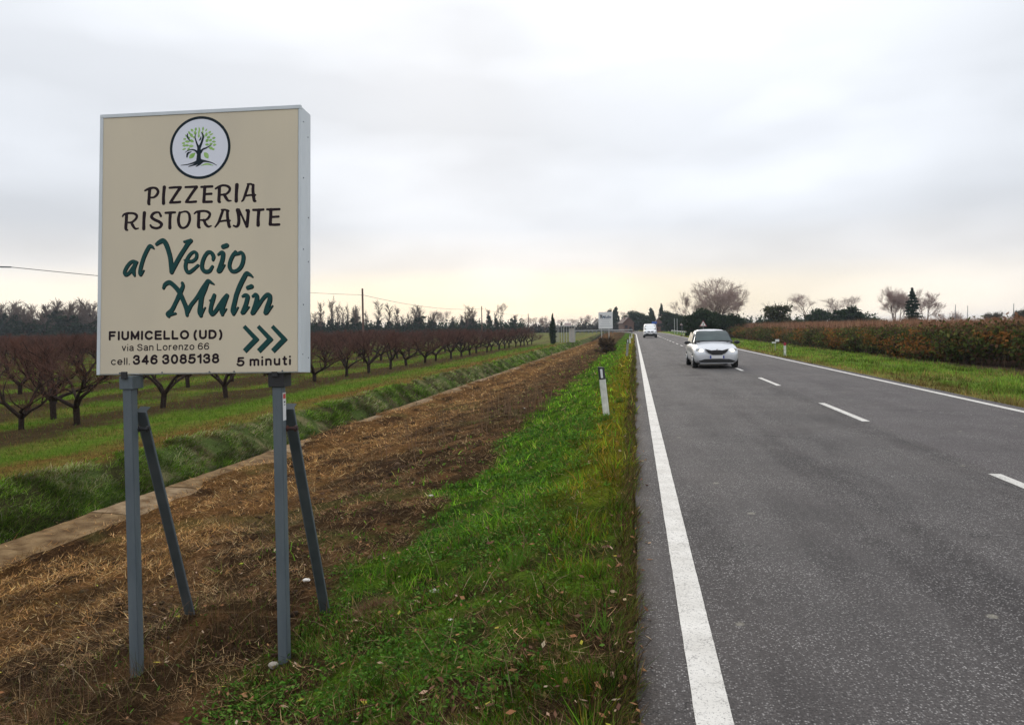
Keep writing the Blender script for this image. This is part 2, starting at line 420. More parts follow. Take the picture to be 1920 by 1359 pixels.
def axis(parts):
    a = []
    for lo, hi, st in parts: a += list(np.arange(lo, hi, st))
    return np.array(a)
xs = np.concatenate([[-3000, -1800, -1000, -600, -400, -300, -230, -180], axis([(-150, -60, 4.0), (-60, -30, 1.5), (-30, -16, 0.6), (-16, -11, 0.3), (-11, -8.9, 0.08)]),
     [-8.86, -8.80], axis([(-8.76, -0.1, 0.06)]), [-0.06, 0.1, 0.3, 2, 3.5, 5, 6.6, 6.95], axis([(7.1, 14, 0.18), (14, 24, 1.0), (24, 60, 4)]), [70, 100, 140, 200, 300, 500, 900, 1600, 3000]])
ys = [-200, -80, -30, -10, -3, 0, 1.0]
yy = 1.6
while yy < 3000:
    ys.append(yy); yy += max(0.055, 0.0085 * yy)
ys.append(3000); ys = np.array(ys)
GX, GY = np.meshgrid(xs, ys)
gx, gy = GX.ravel(), GY.ravel()
gz = terr(gx, gy)
nx, ny = len(xs), len(ys)
ii = (np.arange(ny - 1)[:, None] * nx + np.arange(nx - 1)[None, :]).ravel()
Fg = np.stack([ii, ii + 1, ii + nx + 1, ii + nx], 1)
m, n, l, b = newmat('ground')
a = n.new('ShaderNodeVertexColor'); a.layer_name = 'Col'
t = n.new('ShaderNodeTexCoord')
z1 = n.new('ShaderNodeTexNoise'); z1.inputs['Scale'].default_value = 38; z1.inputs['Detail'].default_value = 6; z1.inputs['Roughness'].default_value = 0.7
l.new(t.outputs['Object'], z1.inputs['Vector'])
z2 = n.new('ShaderNodeTexNoise'); z2.inputs['Scale'].default_value = 5; z2.inputs['Detail'].default_value = 7; z2.inputs['Roughness'].default_value = 0.65
l.new(t.outputs['Object'], z2.inputs['Vector'])
mr = n.new('ShaderNodeMapRange'); mr.inputs[1].default_value = 0.3; mr.inputs[2].default_value = 0.7; mr.inputs[3].default_value = 0.22; mr.inputs[4].default_value = 2.0
l.new(z1.outputs[0], mr.inputs[0])
mr2 = n.new('ShaderNodeMapRange'); mr2.inputs[1].default_value = 0.3; mr2.inputs[2].default_value = 0.7; mr2.inputs[3].default_value = 0.7; mr2.inputs[4].default_value = 1.3
l.new(z2.outputs[0], mr2.inputs[0])
mm = n.new('ShaderNodeMath'); mm.operation = 'MULTIPLY'; l.new(mr.outputs[0], mm.inputs[0]); l.new(mr2.outputs[0], mm.inputs[1])
vm = n.new('ShaderNodeVectorMath'); vm.operation = 'SCALE'; l.new(a.outputs[0], vm.inputs[0]); l.new(mm.outputs[0], vm.inputs['Scale'])
l.new(vm.outputs[0], b.inputs['Base Color']); b.inputs['Roughness'].default_value = 1.0; b.inputs['Specular IOR Level'].default_value = 0.0
bp = n.new('ShaderNodeBump'); bp.inputs['Strength'].default_value = 1.0; bp.inputs['Distance'].default_value = 0.05
l.new(z1.outputs[0], bp.inputs['Height']); l.new(bp.outputs[0], b.inputs['Normal'])
M['ground'] = m
g = ob('ground', npmesh('ground', np.stack([gx, gy, gz], 1), Fg, m, zone_colors(gx, gy), True))
tag(g, kind='structure')

# ------------------------------------------------------------------ road
X_L, X_C, X_R, X_END = 0.30, 3.70, 6.72, 7.05
def road_bend(y): return 0.0 if y < 150 else -((y - 150) ** 2) * 0.0006
ROADY = [-20, -5] + list(np.arange(0, 12, 0.12)) + list(np.arange(12, 60, 1.0)) + list(np.arange(60, 420, 6.0))
V, Fc = [], []
cols = [0.0, 0.18, 1.2, 2.4, X_C, 5.0, 6.2, X_END - 0.12, X_END]
rs = random.Random(3)
for y in ROADY:
    jl = 0.025 * (vnoise(np.array([y * 2.1]), np.array([0.5]), 3)[0] - 0.5) * 2 + 0.012 * (vnoise(np.array([y * 9.1]), np.array([0.5]), 8)[0] - 0.5) * 2
    jr = 0.03 * (vnoise(np.array([y * 1.1]), np.array([2.5]), 4)[0] - 0.5) * 2
    bnd = road_bend(y)
    row = []
    for k, c in enumerate(cols):
        x = c + (jl if k == 0 else 0) + (jr if k == len(cols) - 1 else 0)
        crown = 0.0
        row.append((x + bnd, y, crown))
    V += [(row[0][0], y, -0.13)] + row + [(row[-1][0], y, -0.13)]
nc = len(cols) + 2
for j in range(len(ROADY) - 1):
    for k in range(nc - 1):
        Fc.append((j * nc + k, j * nc + k + 1, (j + 1) * nc + k + 1, (j + 1) * nc + k))
m, n, l, b = newmat('asphalt')
t = n.new('ShaderNodeTexCoord'); sp = n.new('ShaderNodeSeparateXYZ'); l.new(t.outputs['Object'], sp.inputs[0])
def nm(op, a_, b_=None, c_=None, clamp=False):
    q = n.new('ShaderNodeMath'); q.operation = op; q.use_clamp = clamp
    for i, v in enumerate((a_, b_, c_)):
        if v is None: continue
        if isinstance(v, (int, float)): q.inputs[i].default_value = v
        else: l.new(v, q.inputs[i])
    return q.outputs[0]
def noise(sc, det=4, vec=None, rough=0.6):
    q = n.new('ShaderNodeTexNoise'); q.inputs['Scale'].default_value = sc; q.inputs['Detail'].default_value = det; q.inputs['Roughness'].default_value = rough
    l.new(vec if vec is not None else t.outputs['Object'], q.inputs['Vector']); return q.outputs[0]
def mrange(v, a0, a1, b0, b1):
    q = n.new('ShaderNodeMapRange'); l.new(v, q.inputs[0])
    for i, k in enumerate((a0, a1, b0, b1)): q.inputs[i + 1].default_value = k
    return q.outputs[0]
def cmix(f, c1, c2):
    q = n.new('ShaderNodeMix'); q.data_type = 'RGBA'
    if isinstance(f, (int, float)): q.inputs[0].default_value = f
    else: l.new(f, q.inputs[0])
    for i, c in ((6, c1), (7, c2)):
        if isinstance(c, tuple): q.inputs[i].default_value = (*c, 1)
        else: l.new(c, q.inputs[i])
    return q.outputs[2]
mpn = n.new('ShaderNodeMapping'); mpn.inputs['Scale'].default_value = (1, 0.12, 1); l.new(t.outputs['Object'], mpn.inputs[0])
streak = noise(2.2, 5, mpn.outputs[0])
big = noise(0.35, 4)
vor = n.new('ShaderNodeTexVoronoi'); vor.inputs['Scale'].default_value = 95; l.new(t.outputs['Object'], vor.inputs['Vector'])
grain = noise(75, 4, None, 0.85)
base = cmix(mrange(streak, 0.40, 0.60, 0, 1), (0.042, 0.037, 0.037), (0.082, 0.074, 0.072))
base = cmix(mrange(big, 0.40, 0.66, 0, 0.5), base, (0.125, 0.109, 0.102))
lane2 = nm('GREATER_THAN', sp.outputs[0], X_C + 0.05)
base = cmix(nm('MULTIPLY', lane2, 0.35), base, (0.115, 0.098, 0.102))
# polished wheel tracks
trk = nm('COSINE', nm('MULTIPLY', nm('SUBTRACT', sp.outputs[0], 1.15), 2 * PI / 1.6))
base = cmix(mrange(trk, -1, 1, 0, 0.30), base, (0.120, 0.110, 0.106))
# longitudinal joint
jn = nm('LESS_THAN', nm('ABSOLUTE', nm('SUBTRACT', sp.outputs[0], X_C - 0.13)), 0.012)
base = cmix(nm('MULTIPLY', jn, 0.6), base, (0.03, 0.03, 0.03))
sepc = n.new('ShaderNodeSeparateColor'); l.new(vor.outputs['Color'], sepc.inputs[0])
chip = nm('MULTIPLY', mrange(sepc.outputs[0], 0.55, 0.95, 0, 1), mrange(noise(1.1, 5), 0.35, 0.62, 0.35, 1))
chip = nm('MULTIPLY', chip, mrange(vor.outputs['Distance'], 0.25, 0.6, 1, 0))
base = cmix(nm('MULTIPLY', chip, 1.0), base, (0.50, 0.475, 0.455))
dirt = nm('MULTIPLY', mrange(nm('ADD', sp.outputs[0], nm('MULTIPLY', noise(4, 5), 0.35)), 0.14, 0.34, 1, 0), 0.75)
base = cmix(dirt, base, (0.055, 0.043, 0.034))
dk = mrange(grain, 0.36, 0.56, 0.9, 0)
base = cmix(dk, base, (0.020, 0.019, 0.020))
vc_ = n.new('ShaderNodeTexVoronoi'); vc_.feature = 'DISTANCE_TO_EDGE'; vc_.inputs['Scale'].default_value = 0.9
wq = n.new('ShaderNodeVectorMath'); wq.operation = 'ADD'; qq = n.new('ShaderNodeTexNoise'); qq.inputs['Scale'].default_value = 3.5; qq.inputs['Detail'].default_value = 5
l.new(t.outputs['Object'], qq.inputs['Vector']); qz = n.new('ShaderNodeVectorMath'); qz.operation = 'SCALE'; qz.inputs['Scale'].default_value = 0.7; l.new(qq.outputs['Color'], qz.inputs[0])
l.new(t.outputs['Object'], wq.inputs[0]); l.new(qz.outputs[0], wq.inputs[1]); l.new(wq.outputs[0], vc_.inputs['Vector'])
crk = nm('MULTIPLY', mrange(vc_.outputs['Distance'], 0.002, 0.007, 0.75, 0), mrange(noise(0.5, 3), 0.52, 0.60, 0, 1))
base = cmix(crk, base, (0.016, 0.015, 0.015))
# pale spots / droppings of clay
v2 = n.new('ShaderNodeTexVoronoi'); v2.inputs['Scale'].default_value = 1.4; l.new(t.outputs['Object'], v2.inputs['Vector'])
wob = nm('ADD', v2.outputs['Distance'], nm('MULTIPLY', nm('SUBTRACT', noise(30, 3), 0.5), 0.07))
base = cmix(mrange(wob, 0.035, 0.055, 0.5, 0), base, (0.30, 0.28, 0.22))
l.new(base, b.inputs['Base Color'])
b.inputs['Roughness'].default_value = 0.82; b.inputs['Specular IOR Level'].default_value = 0.18
bp = n.new('ShaderNodeBump'); bp.inputs['Strength'].default_value = 0.55; bp.inputs['Distance'].default_value = 0.006
l.new(nm('ADD', vor.outputs['Distance'], grain), bp.inputs['Height']); l.new(bp.outputs[0], b.inputs['Normal'])
M['asphalt'] = m
road = ob('road', npmesh('road', np.array(V), np.array(Fc), m)); tag(road, kind='structure')

m, n, l, b = newmat('road_paint')
t = n.new('ShaderNodeTexCoord')
vor = n.new('ShaderNodeTexVoronoi'); vor.feature = 'DISTANCE_TO_EDGE'; vor.inputs['Scale'].default_value = 16
wv = n.new('ShaderNodeVectorMath'); wv.operation = 'ADD'
q = n.new('ShaderNodeTexNoise'); q.inputs['Scale'].default_value = 25; l.new(t.outputs['Object'], q.inputs['Vector'])
qs = n.new('ShaderNodeVectorMath'); qs.operation = 'SCALE'; qs.inputs['Scale'].default_value = 0.05; l.new(q.outputs['Color'], qs.inputs[0])
l.new(t.outputs['Object'], wv.inputs[0]); l.new(qs.outputs[0], wv.inputs[1]); l.new(wv.outputs[0], vor.inputs['Vector'])
crack = mrange(vor.outputs['Distance'], 0.008, 0.035, 1, 0)
crack = nm('MULTIPLY', crack, mrange(noise(5, 3), 0.46, 0.62, 0, 0.75))
pit = nm('ADD', mrange(noise(90, 3, None, 0.8), 0.36, 0.44, 0.8, 0), nm('MULTIPLY', mrange(noise(28, 6, None, 0.8), 0.36, 0.43, 0.8, 0), mrange(noise(1.3, 3), 0.4, 0.6, 0, 1)), None, True)
pcol = cmix(mrange(noise(3, 5), 0.35, 0.7, 0, 1), (0.66, 0.635, 0.59), (0.50, 0.475, 0.43))
pcol = cmix(crack, pcol, (0.06, 0.055, 0.05)); pcol = cmix(pit, pcol, (0.13, 0.12, 0.12))
l.new(pcol, b.inputs['Base Color']); b.inputs['Roughness'].default_value = 0.7
bp = n.new('ShaderNodeBump'); bp.inputs['Strength'].default_value = 0.4; bp.inputs['Distance'].default_value = 0.004
l.new(noise(110, 3), bp.inputs['Height']); l.new(bp.outputs[0], b.inputs['Normal'])
M['paint'] = m
def strip(name, xc, wd, y0, y1, wob=0.0012):
    yy_ = [y0]
    while yy_[-1] < y1: yy_.append(min(y1, yy_[-1] + max(0.08, 0.02 * yy_[-1])))
    V = []
    for y in yy_:
        bnd = road_bend(y)
        V += [(xc - wd / 2 + bnd + random.uniform(-wob, wob), y, 0.004), (xc + wd / 2 + bnd + random.uniform(-wob, wob), y, 0.004)]
    Fc = [(2 * k, 2 * k + 1, 2 * k + 3, 2 * k + 2) for k in range(len(yy_) - 1)]
    return ob(name, npmesh(name, np.array(V), np.array(Fc), M['paint']), road)
strip('edge_line', X_L, 0.15, 1.0, 400)
strip('edge_line', X_R, 0.14, 1.0, 400)
# dashes: measured ends
dashes = [(7.0, 8.6), (13.05, 16.05), (20.6, 23.7), (27.3, 30.3)]
y = 34.3
while y < 110: dashes.append((y, y + 3.0)); y += 6.6
for a0, a1 in dashes: strip('lane_dash', X_C, 0.12, a0, a1)
strip('lane_line', X_C, 0.12, 111, 380)

# ------------------------------------------------------------------ drainage channel: concrete slabs
M['concrete'] = pmat('old_concrete', (0.235, 0.155, 0.078), 0.9, 0, (0.085, 0.048, 0.022), 3.2, 9, 0.9, 30, spec=0.03)
M['concrete2'] = pmat('pale_concrete', (0.29, 0.21, 0.125), 0.9, 0, (0.115, 0.068, 0.034), 3.6, 9, 0.9, 30, spec=0.03)
chan = bpy.data.objects.new('concrete_channel', None); link(chan); tag(chan, kind='structure')
y = 3.0; k = 0
slab_cache = {}
while y < 150:
    ln = 2.0
    key = k % 3
    if key not in slab_cache:
        rr = random.Random(key)
        ns = 6; V = []; 
        for j in range(ns + 1):
            yj = ln * 0.996 * j / ns
            jx = rr.uniform(-0.02, 0.02); jz = rr.uniform(-0.008, 0.008)
            V += [(0.0 + jx, yj, -0.36), (0.0 + jx, yj, 0.0 + jz), (0.06 + jx, yj, 0.02 + jz), (0.55, yj, 0.0 + jz), (1.12, yj, -0.06 + jz), (1.12, yj, -0.36)]
        Fc = []
        for j in range(ns):
            for q_ in range(5): Fc.append((j * 6 + q_, (j + 1) * 6 + q_, (j + 1) * 6 + q_ + 1, j * 6 + q_ + 1))
        Fc += [(0, 1, 2, 3, 4, 5), tuple(ns * 6 + q_ for q_ in (5, 4, 3, 2, 1, 0))]
        slab_cache[key] = npmesh('slab', np.array(V), Fc, M['concrete2'] if key == 1 else M['concrete'])
    o = ob('slab', slab_cache[key], chan, (-8.80, y, -1.30 + random.uniform(-0.012, 0.012)))
    o.rotation_euler = (0, 0, random.uniform(-0.004, 0.004))
    y += ln; k += 1

# ------------------------------------------------------------------ grass and litter (uncountable)
def sample_fan(n, d0, d1, a0, a1, power=1.0):
    """points spread evenly per solid angle: density falls as 1/distance^2"""
    u = rng.random(n)
    d = d0 * (d1 / d0) ** u
    a = np.radians(a0 + (a1 - a0) * rng.random(n))
    return d * np.sin(a), d * np.cos(a), d
def blades(name, x, y, h, wd, lean, colr, mat, heading=None, seg2=True, z=None, curl=0.5):
    n = len(x)
    if z is None: z = terr(x, y)
    az = rng.random(n) * 2 * PI if heading is None else heading
    face = rng.random(n) * 2 * PI
    dx, dy = np.cos(az), np.sin(az)
    sx, sy = np.cos(face) * wd / 2, np.sin(face) * wd / 2
    base = np.stack([x, y, z - 0.01], 1)
    side = np.stack([sx, sy, sx * 0], 1)
    lh = np.sin(lean) * h; uh = np.cos(lean) * h
    tip = base + np.stack([dx * lh, dy * lh, uh], 1)
    if seg2:
        mid = base + np.stack([dx * lh * (0.5 - 0.2 * curl), dy * lh * (0.5 - 0.2 * curl), uh * (0.5 + 0.12 * curl)], 1)
        V = np.stack([base - side, base + side, mid + side * 0.75, mid - side * 0.75, tip], 1).reshape(-1, 3)
        b_ = np.arange(n) * 5
        F = np.concatenate([np.stack([b_, b_ + 1, b_ + 2], 1), np.stack([b_, b_ + 2, b_ + 3], 1), np.stack([b_ + 3, b_ + 2, b_ + 4], 1)])
        C = np.repeat(colr, 5, axis=0); 
    else:
        V = np.stack([base - side, base + side, tip], 1).reshape(-1, 3)
        b_ = np.arange(n) * 3
        F = np.stack([b_, b_ + 1, b_ + 2], 1); C = np.repeat(colr, 3, axis=0)
    return npmesh(name, V, F, mat, C)
def jitter(c, n, amt=0.25, hue=0.08):
    k = 1 + (rng.random((n, 1)) - 0.5) * 2 * amt
    return np.clip(np.asarray(c) * k * (1 + (rng.random((n, 3)) - 0.5) * 2 * hue), 0.003, 0.95)
def pick(n, palette, w_):
    idx = rng.choice(len(palette), n, p=np.array(w_) / sum(w_)); return np.array(palette)[idx]

def verge_mask_green(x, y):
    n1 = fbm(x * 0.9, y * 0.9, 51, 4); n2 = fbm(x * 3.1, y * 3.1, 61, 4)
    e = x + (n1 - 0.5) * 1.0 + (n2 - 0.5) * 0.4
    return 1 - sstep(-2.35, -2.75, e - 0.25 * sstep(6, 3, y)), n1, n2

# left verge grass
x, y, d = sample_fan(330000, 2.3, 90, -60, 2, 1)
k = (x < 0.0) & (x > -4.2); x, y, d = x[k], y[k], d[k]
gm, n1, n2 = verge_mask_green(x, y)
clump = fbm(x * 5, y * 5, 131, 3)
p = gm * (0.30 + 0.9 * sstep(0.38, 0.62, clump)) + 0.05
near_bare = sstep(6.5, 3.5, y) * sstep(0.45, 0.6, n1 * 0.5 + n2 * 0.5)
p = p * (1 - 0.8 * near_bare) * (0.4 + 1.0 * sstep(0.36, 0.56, fbm(x * 2.2, y * 2.2, 137, 3)))
k = rng.random(len(x)) < p; x, y, d, n1, n2, clump, gm = x[k], y[k], d[k], n1[k], n2[k], clump[k], gm[k]
n = len(x)
C = pick(n, [(0.095, 0.215, 0.012), (0.055, 0.135, 0.010), (0.165, 0.310, 0.022), (0.24, 0.23, 0.05), (0.17, 0.10, 0.045)], [4, 2.6, 2.2, 0.6, 0.6])
ol = (rng.random(n) < 0.8 * sstep(-1.15, -0.5, x + (n1 - 0.5) * 0.7) * (0.35 + 0.65 * sstep(4.5, 9, y)))
C[ol] = pick(ol.sum(), [(0.185, 0.180, 0.012), (0.120, 0.145, 0.010), (0.240, 0.155, 0.020), (0.06, 0.085, 0.010)], [3, 2.2, 2.4, 2])
edge_b = (rng.random(n) < 0.6 * sstep(-0.35, -0.05, x)) | (rng.random(n) < 0.62 * sstep(6.8, 3.8, y) * sstep(0.40, 0.56, n1))
C[edge_b] = pick(edge_b.sum(), [(0.10, 0.055, 0.022), (0.19, 0.12, 0.045), (0.10, 0.10, 0.016), (0.05, 0.03, 0.015)], [2, 1.2, 1.5, 1.5])
C = jitter(C, n, 0.38) * ((0.45 + 1.1 * sstep(0.25, 0.75, fbm(x * 3.5, y * 3.5, 139, 3))) * (0.62 + 0.62 * sstep(4, 10, d)))[:, None]
h = (0.03 + 0.075 * rng.random(n) ** 1.8) * (0.5 + 1.1 * sstep(0.42, 0.7, clump)) * (0.55 + 0.9 * fbm(x * 1.4, y * 1.4, 135, 3)) * (1 + 0.5 * sstep(-0.9, -0.3, x)) * (d / 4) ** 0.12
wd = 0.0046 * np.maximum(1, d / 4.0) * (0.7 + 0.8 * rng.random(n))
me = blades('verge_grass', x, y, h, wd, rng.normal(0.75, 0.35, n).clip(0.05, 1.3), C, M['leaf'])
tag(ob('verge_grass', me), 'green and olive grass on the verge between road and brown ditch slope', 'grass', kind='stuff')
# tall tussocks
cx_, cy_ = [], []
for i in range(26):
    ty = 2.6 * (30 / 2.6) ** random.random(); tx = -random.uniform(0.15, 1.9)
    cx_.append(tx); cy_.append(ty)
cx_ += [-0.95, -0.75, -0.5, -1.85, -2.15, -0.55]; cy_ += [3.3, 3.7, 2.9, 4.5, 4.75, 13.6]
xs_, ys_ = [], []
for tx, ty in zip(cx_, cy_):
    q_ = 70; xs_.append(tx + rng.normal(0, 0.05, q_)); ys_.append(ty + rng.normal(0, 0.05, q_))
x = np.concatenate(xs_); y = np.concatenate(ys_); k = x < -0.06; x, y = x[k], y[k]; n = len(x)
C = jitter(pick(n, [(0.075, 0.185, 0.018), (0.12, 0.19, 0.03), (0.20, 0.16, 0.05)], [3, 2, 1]), n, 0.3)
me = blades('grass_tussocks', x, y, 0.07 + 0.11 * rng.random(n), 0.005 * np.maximum(1, y / 5), rng.normal(0.6, 0.3, n).clip(0.05, 1.3), C, M['leaf'])
tag(ob('grass_tussocks', me), 'taller tufts of grass standing out of the verge', 'grass', kind='stuff')

# ragged fringe creeping over the asphalt edge
n = 26000; y = 2.4 * (60 / 2.4) ** rng.random(n); fr_ = fbm(y * 1.7, y * 0 + 4, 401, 3)
x = -0.10 + (fr_ - 0.35) * 0.22 * rng.random(n) + rng.normal(0, 0.035, n); z = np.where(x > -0.02, 0.004, terr(x, y))
k = (x < 0.13); x, y, z = x[k], y[k], z[k]; n = len(x)
C = jitter(pick(n, [(0.10, 0.060, 0.026), (0.20, 0.13, 0.055), (0.10, 0.12, 0.016), (0.05, 0.032, 0.018), (0.07, 0.13, 0.014)], [2.5, 1.2, 2, 2, 1.2]), n, 0.3)
me = blades('edge_fringe', x, y, (0.03 + 0.07 * rng.random(n)) * np.maximum(1, y / 8) ** .3, 0.0042 * np.maximum(1, y / 7), rng.normal(1.0, 0.35, n).clip(0.1, 1.5), C, M['straw'], heading=rng.normal(0.1, 1.0, n), z=z + 0.012)
tag(ob('edge_fringe', me), 'ragged dry grass creeping over the left edge of the asphalt', 'grass', kind='stuff')

# broad-leaved weeds, clover
def leaves_flat(name, x, y, z, s, C, mat, tilt=0.5, asp=0.7):
    n = len(x); az = rng.random(n) * 2 * PI
    u = np.stack([np.cos(az), np.sin(az), rng.normal(0, tilt, n)], 1); v = np.stack([-np.sin(az) * asp, np.cos(az) * asp, rng.normal(0, tilt, n)], 1)
    c = np.stack([x, y, z], 1); s_ = s[:, None]
    V = np.stack([c - u * s_, c - u * s_ * 0.1 + v * s_ * 0.6, c + u * s_, c - u * s_ * 0.1 - v * s_ * 0.6], 1).reshape(-1, 3)
    b_ = np.arange(n) * 4
    return npmesh(name, V, np.stack([b_, b_ + 1, b_ + 2, b_ + 3], 1), mat, np.repeat(C, 4, axis=0))
x, y, d = sample_fan(130000, 2.3, 16, -58, 1)
k = (x < -0.1) & (x > -3.6); x, y, d = x[k], y[k], d[k]
gm, n1, n2 = verge_mask_green(x, y); wc = fbm(x * 1.7, y * 1.7, 141, 4)
k = rng.random(len(x)) < (gm * (0.15 + 1.1 * sstep(0.46, 0.6, wc)) * sstep(-0.3, -1.2, x) + 0.02); x, y, d = x[k], y[k], d[k]; n = len(x)
C = jitter(pick(n, [(0.045, 0.115, 0.014), (0.075, 0.175, 0.018), (0.13, 0.24, 0.04), (0.16, 0.14, 0.04)], [4, 3, 1.4, 0.6]), n, 0.35)
me = leaves_flat('weed_leaves', x, y, terr(x, y) + 0.015 + 0.035 * rng.random(n), (0.009 + 0.010 * rng.random(n)) * np.maximum(1, d / 6), C, M['leaf'], 0.45)
tag(ob('weed_leaves', me), 'low clover-like weed leaves carpeting the near verge', 'weeds', kind='stuff')

# dry straw: flat stalks on the brown slope
x, y, d = sample_fan(560000, 2.6, 120, -64, 1)
k = (x < -0.1) & (x > -8.75); x, y, d = x[k], y[k], d[k]
gm, n1, n2 = verge_mask_green(x, y)
ns = fbm(x * 2.2, y * 0.45, 81, 4); sc = fbm(x * 2.5, y * 2.5, 151, 3)
or1 = sstep(-3.8, -6.2, x + (ns - 0.5) * 3.2)
p = (1 - gm) * (0.42 + 0.55 * or1) * (0.38 + 0.9 * sstep(0.38, 0.58, sc)) + gm * 0.05 + gm * 0.12 * sstep(6, 3, y)
p = p * (1 - sstep(0.0, 0.12, (-7.70 - x) - spill_w(y) + (sc - 0.5) * 0.25) * 0.93)
k = rng.random(len(x)) < p; x, y, d, or1, sc = x[k], y[k], d[k], or1[k], sc[k]; n = len(x)
Cd = pick(n, [(0.15, 0.088, 0.038), (0.060, 0.035, 0.016), (0.25, 0.155, 0.070), (0.38, 0.27, 0.14)], [4, 3.6, 2.2, 0.9])
Co = pick(n, [(0.34, 0.185, 0.064), (0.22, 0.112, 0.036), (0.50, 0.33, 0.15), (0.09, 0.050, 0.020)], [4, 3, 1.4, 3])
isor = rng.random(n) < or1; C = np.where(isor[:, None], Co, Cd); C = jitter(C, n, 0.32) * (0.50 + 1.0 * sstep(0.3, 0.7, fbm(x * 4, y * 2.5, 155, 3)))[:, None]
z = terr(x, y); onslab = x < -7.72
z = np.where(onslab, np.maximum(z, -1.30), z)
h = (0.03 + 0.11 * rng.random(n) ** 2) * np.maximum(1, (d / 6) ** 0.35)
wd = 0.0034 * np.maximum(1, d / 4.6) * (0.6 + 0.8 * rng.random(n))
flow = 0.9 + 2.6 * fbm(x * 0.7, y * 0.7, 161, 2) + rng.normal(0, 1.0, n)
me = blades('dry_straw', x, y, h, wd, rng.normal(1.32, 0.22, n).clip(0.5, 1.52), C, M['straw'], heading=flow, z=z + 0.014 + 0.045 * rng.random(n), curl=-0.6)
tag(ob('dry_straw', me), 'mown dry straw and dead stalks littering the brown ditch slope', 'straw', kind='stuff')

# clods of soil and matted clumps
n = 2600; yc = 2.8 * (22 / 2.8) ** rng.random(n); xc = rng.uniform(-7.4, -1.4, n)
k = (fbm(xc * 1.2, yc * 1.2, 501, 3) > 0.47) & ((1 - verge_mask_green(xc, yc)[0]) > 0.3); xc, yc = xc[k], yc[k]; n = len(xc)
ico = bmesh.new(); bmesh.ops.create_icosphere(ico, subdivisions=1, radius=1.0); iv = np.array([v.co[:] for v in ico.verts]); ifc = np.array([[v.index for v in f.verts] for f in ico.faces]); ico.free()
sz = (0.008 + 0.028 * rng.random(n) ** 2.5) * np.maximum(1, yc / 9)
Vc = iv[None] * (0.75 + 0.5 * rng.random((n, len(iv), 1))) * sz[:, None, None] * np.array([1.2, 1.0, 0.6])[None, None]
Vc = Vc + np.stack([xc, yc, terr(xc, yc) + sz * 0.2], 1)[:, None, :]
Fcl = (ifc[None] + (np.arange(n) * len(iv))[:, None, None]).reshape(-1, 3)
Cc_ = np.repeat(jitter(pick(n, [(0.050, 0.031, 0.018), (0.085, 0.052, 0.028), (0.14, 0.095, 0.055)], [3, 2, .5]), n, .3), len(iv), axis=0)
tag(ob('soil_clods', npmesh('soil_clods', Vc.reshape(-1, 3), Fcl, M['straw'], Cc_)), 'small clods of dark soil among the straw of the slope', 'soil', kind='stuff')

# long dead stems, a few upright
x = np.concatenate([rng.uniform(-5.2, -0.4, 420), rng.uniform(-4.6, -3.0, 160)]); y = np.concatenate([rng.uniform(2.9, 7.5, 420), rng.uniform(3.6, 5.6, 160)]); n = len(x)
C = jitter(pick(n, [(0.26, 0.18, 0.10), (0.16, 0.10, 0.055), (0.36, 0.28, 0.16)], [3, 3, 1]), n, 0.25)
me = blades('dead_stems', x, y, 0.14 + 0.25 * rng.random(n), np.full(n, 0.0045), rng.normal(1.2, 0.35, n).clip(0.1, 1.5), C, M['straw'], z=terr(x, y) + 0.03)
tag(ob('dead_stems', me), 'long dead stems lying among the weeds round the sign posts', 'dead stems', kind='stuff')
x = np.concatenate([rng.normal(-3.55, 0.35, 700), rng.normal(-2.9, 0.3, 500)]); y = np.concatenate([rng.normal(4.35, 0.35, 700), rng.normal(5.2, 0.3, 500)]); n = len(x)
C = jitter(pick(n, [(0.10, 0.055, 0.032), (0.055, 0.040, 0.018), (0.20, 0.12, 0.06), (0.075, 0.095, 0.015)], [3, 2.5, 1.3, 1.2]), n, 0.25)
me = blades('brown_scrub', x, y, 0.10 + 0.22 * rng.random(n), np.full(n, 0.0035), rng.normal(0.6, 0.45, n).clip(0.05, 1.4), C, M['straw'])
tag(ob('brown_scrub', me), 'tangle of brown dead weeds round the foot of the left sign post', 'dead weeds', kind='stuff')
# upright dry stalks half way along the slope
x = np.concatenate([rng.normal(-2.95, 0.35, 160), rng.normal(-4.4, 0.5, 60)]); y = np.concatenate([rng.normal(20, 2.2, 160), rng.normal(17, 2, 60)]); n = len(x)
C = jitter(pick(n, [(0.20, 0.13, 0.08), (0.13, 0.08, 0.05)], [1, 1]), n, 0.2)
me = blades('dry_stalks', x, y, 0.3 + 0.7 * rng.random(n), np.full(n, 0.010), rng.normal(0.2, 0.12, n).clip(0, 0.6), C, M['straw'])
tag(ob('dry_stalks', me), 'thin upright dry stalks on the ditch slope beyond the sign', 'dry stalks', kind='stuff')

# fallen leaves
x, y, d = sample_fan(2600, 2.5, 12, -55, 1); k = (x < 0.15) & (x > -6); x, y, d = x[k], y[k], d[k]
k = rng.random(len(x)) < 0.35 + 0.6 * sstep(-0.5, -0.05, x); x, y, d = x[k], y[k], d[k]; n = len(x)
C = jitter(pick(n, [(0.30, 0.15, 0.07), (0.42, 0.30, 0.20), (0.16, 0.08, 0.05), (0.38, 0.34, 0.05)], [3, 1.4, 3, 0.4]), n, 0.2)
me = leaves_flat('fallen_leaves', x, y, np.where(x > 0, 0.008, terr(x, y) + 0.05), 0.012 + 0.016 * rng.random(n), C, M['straw'], 0.3)
tag(ob('fallen_leaves', me), 'scattered brown and yellow fallen leaves on the verge and slope', 'fallen leaves', kind='stuff')

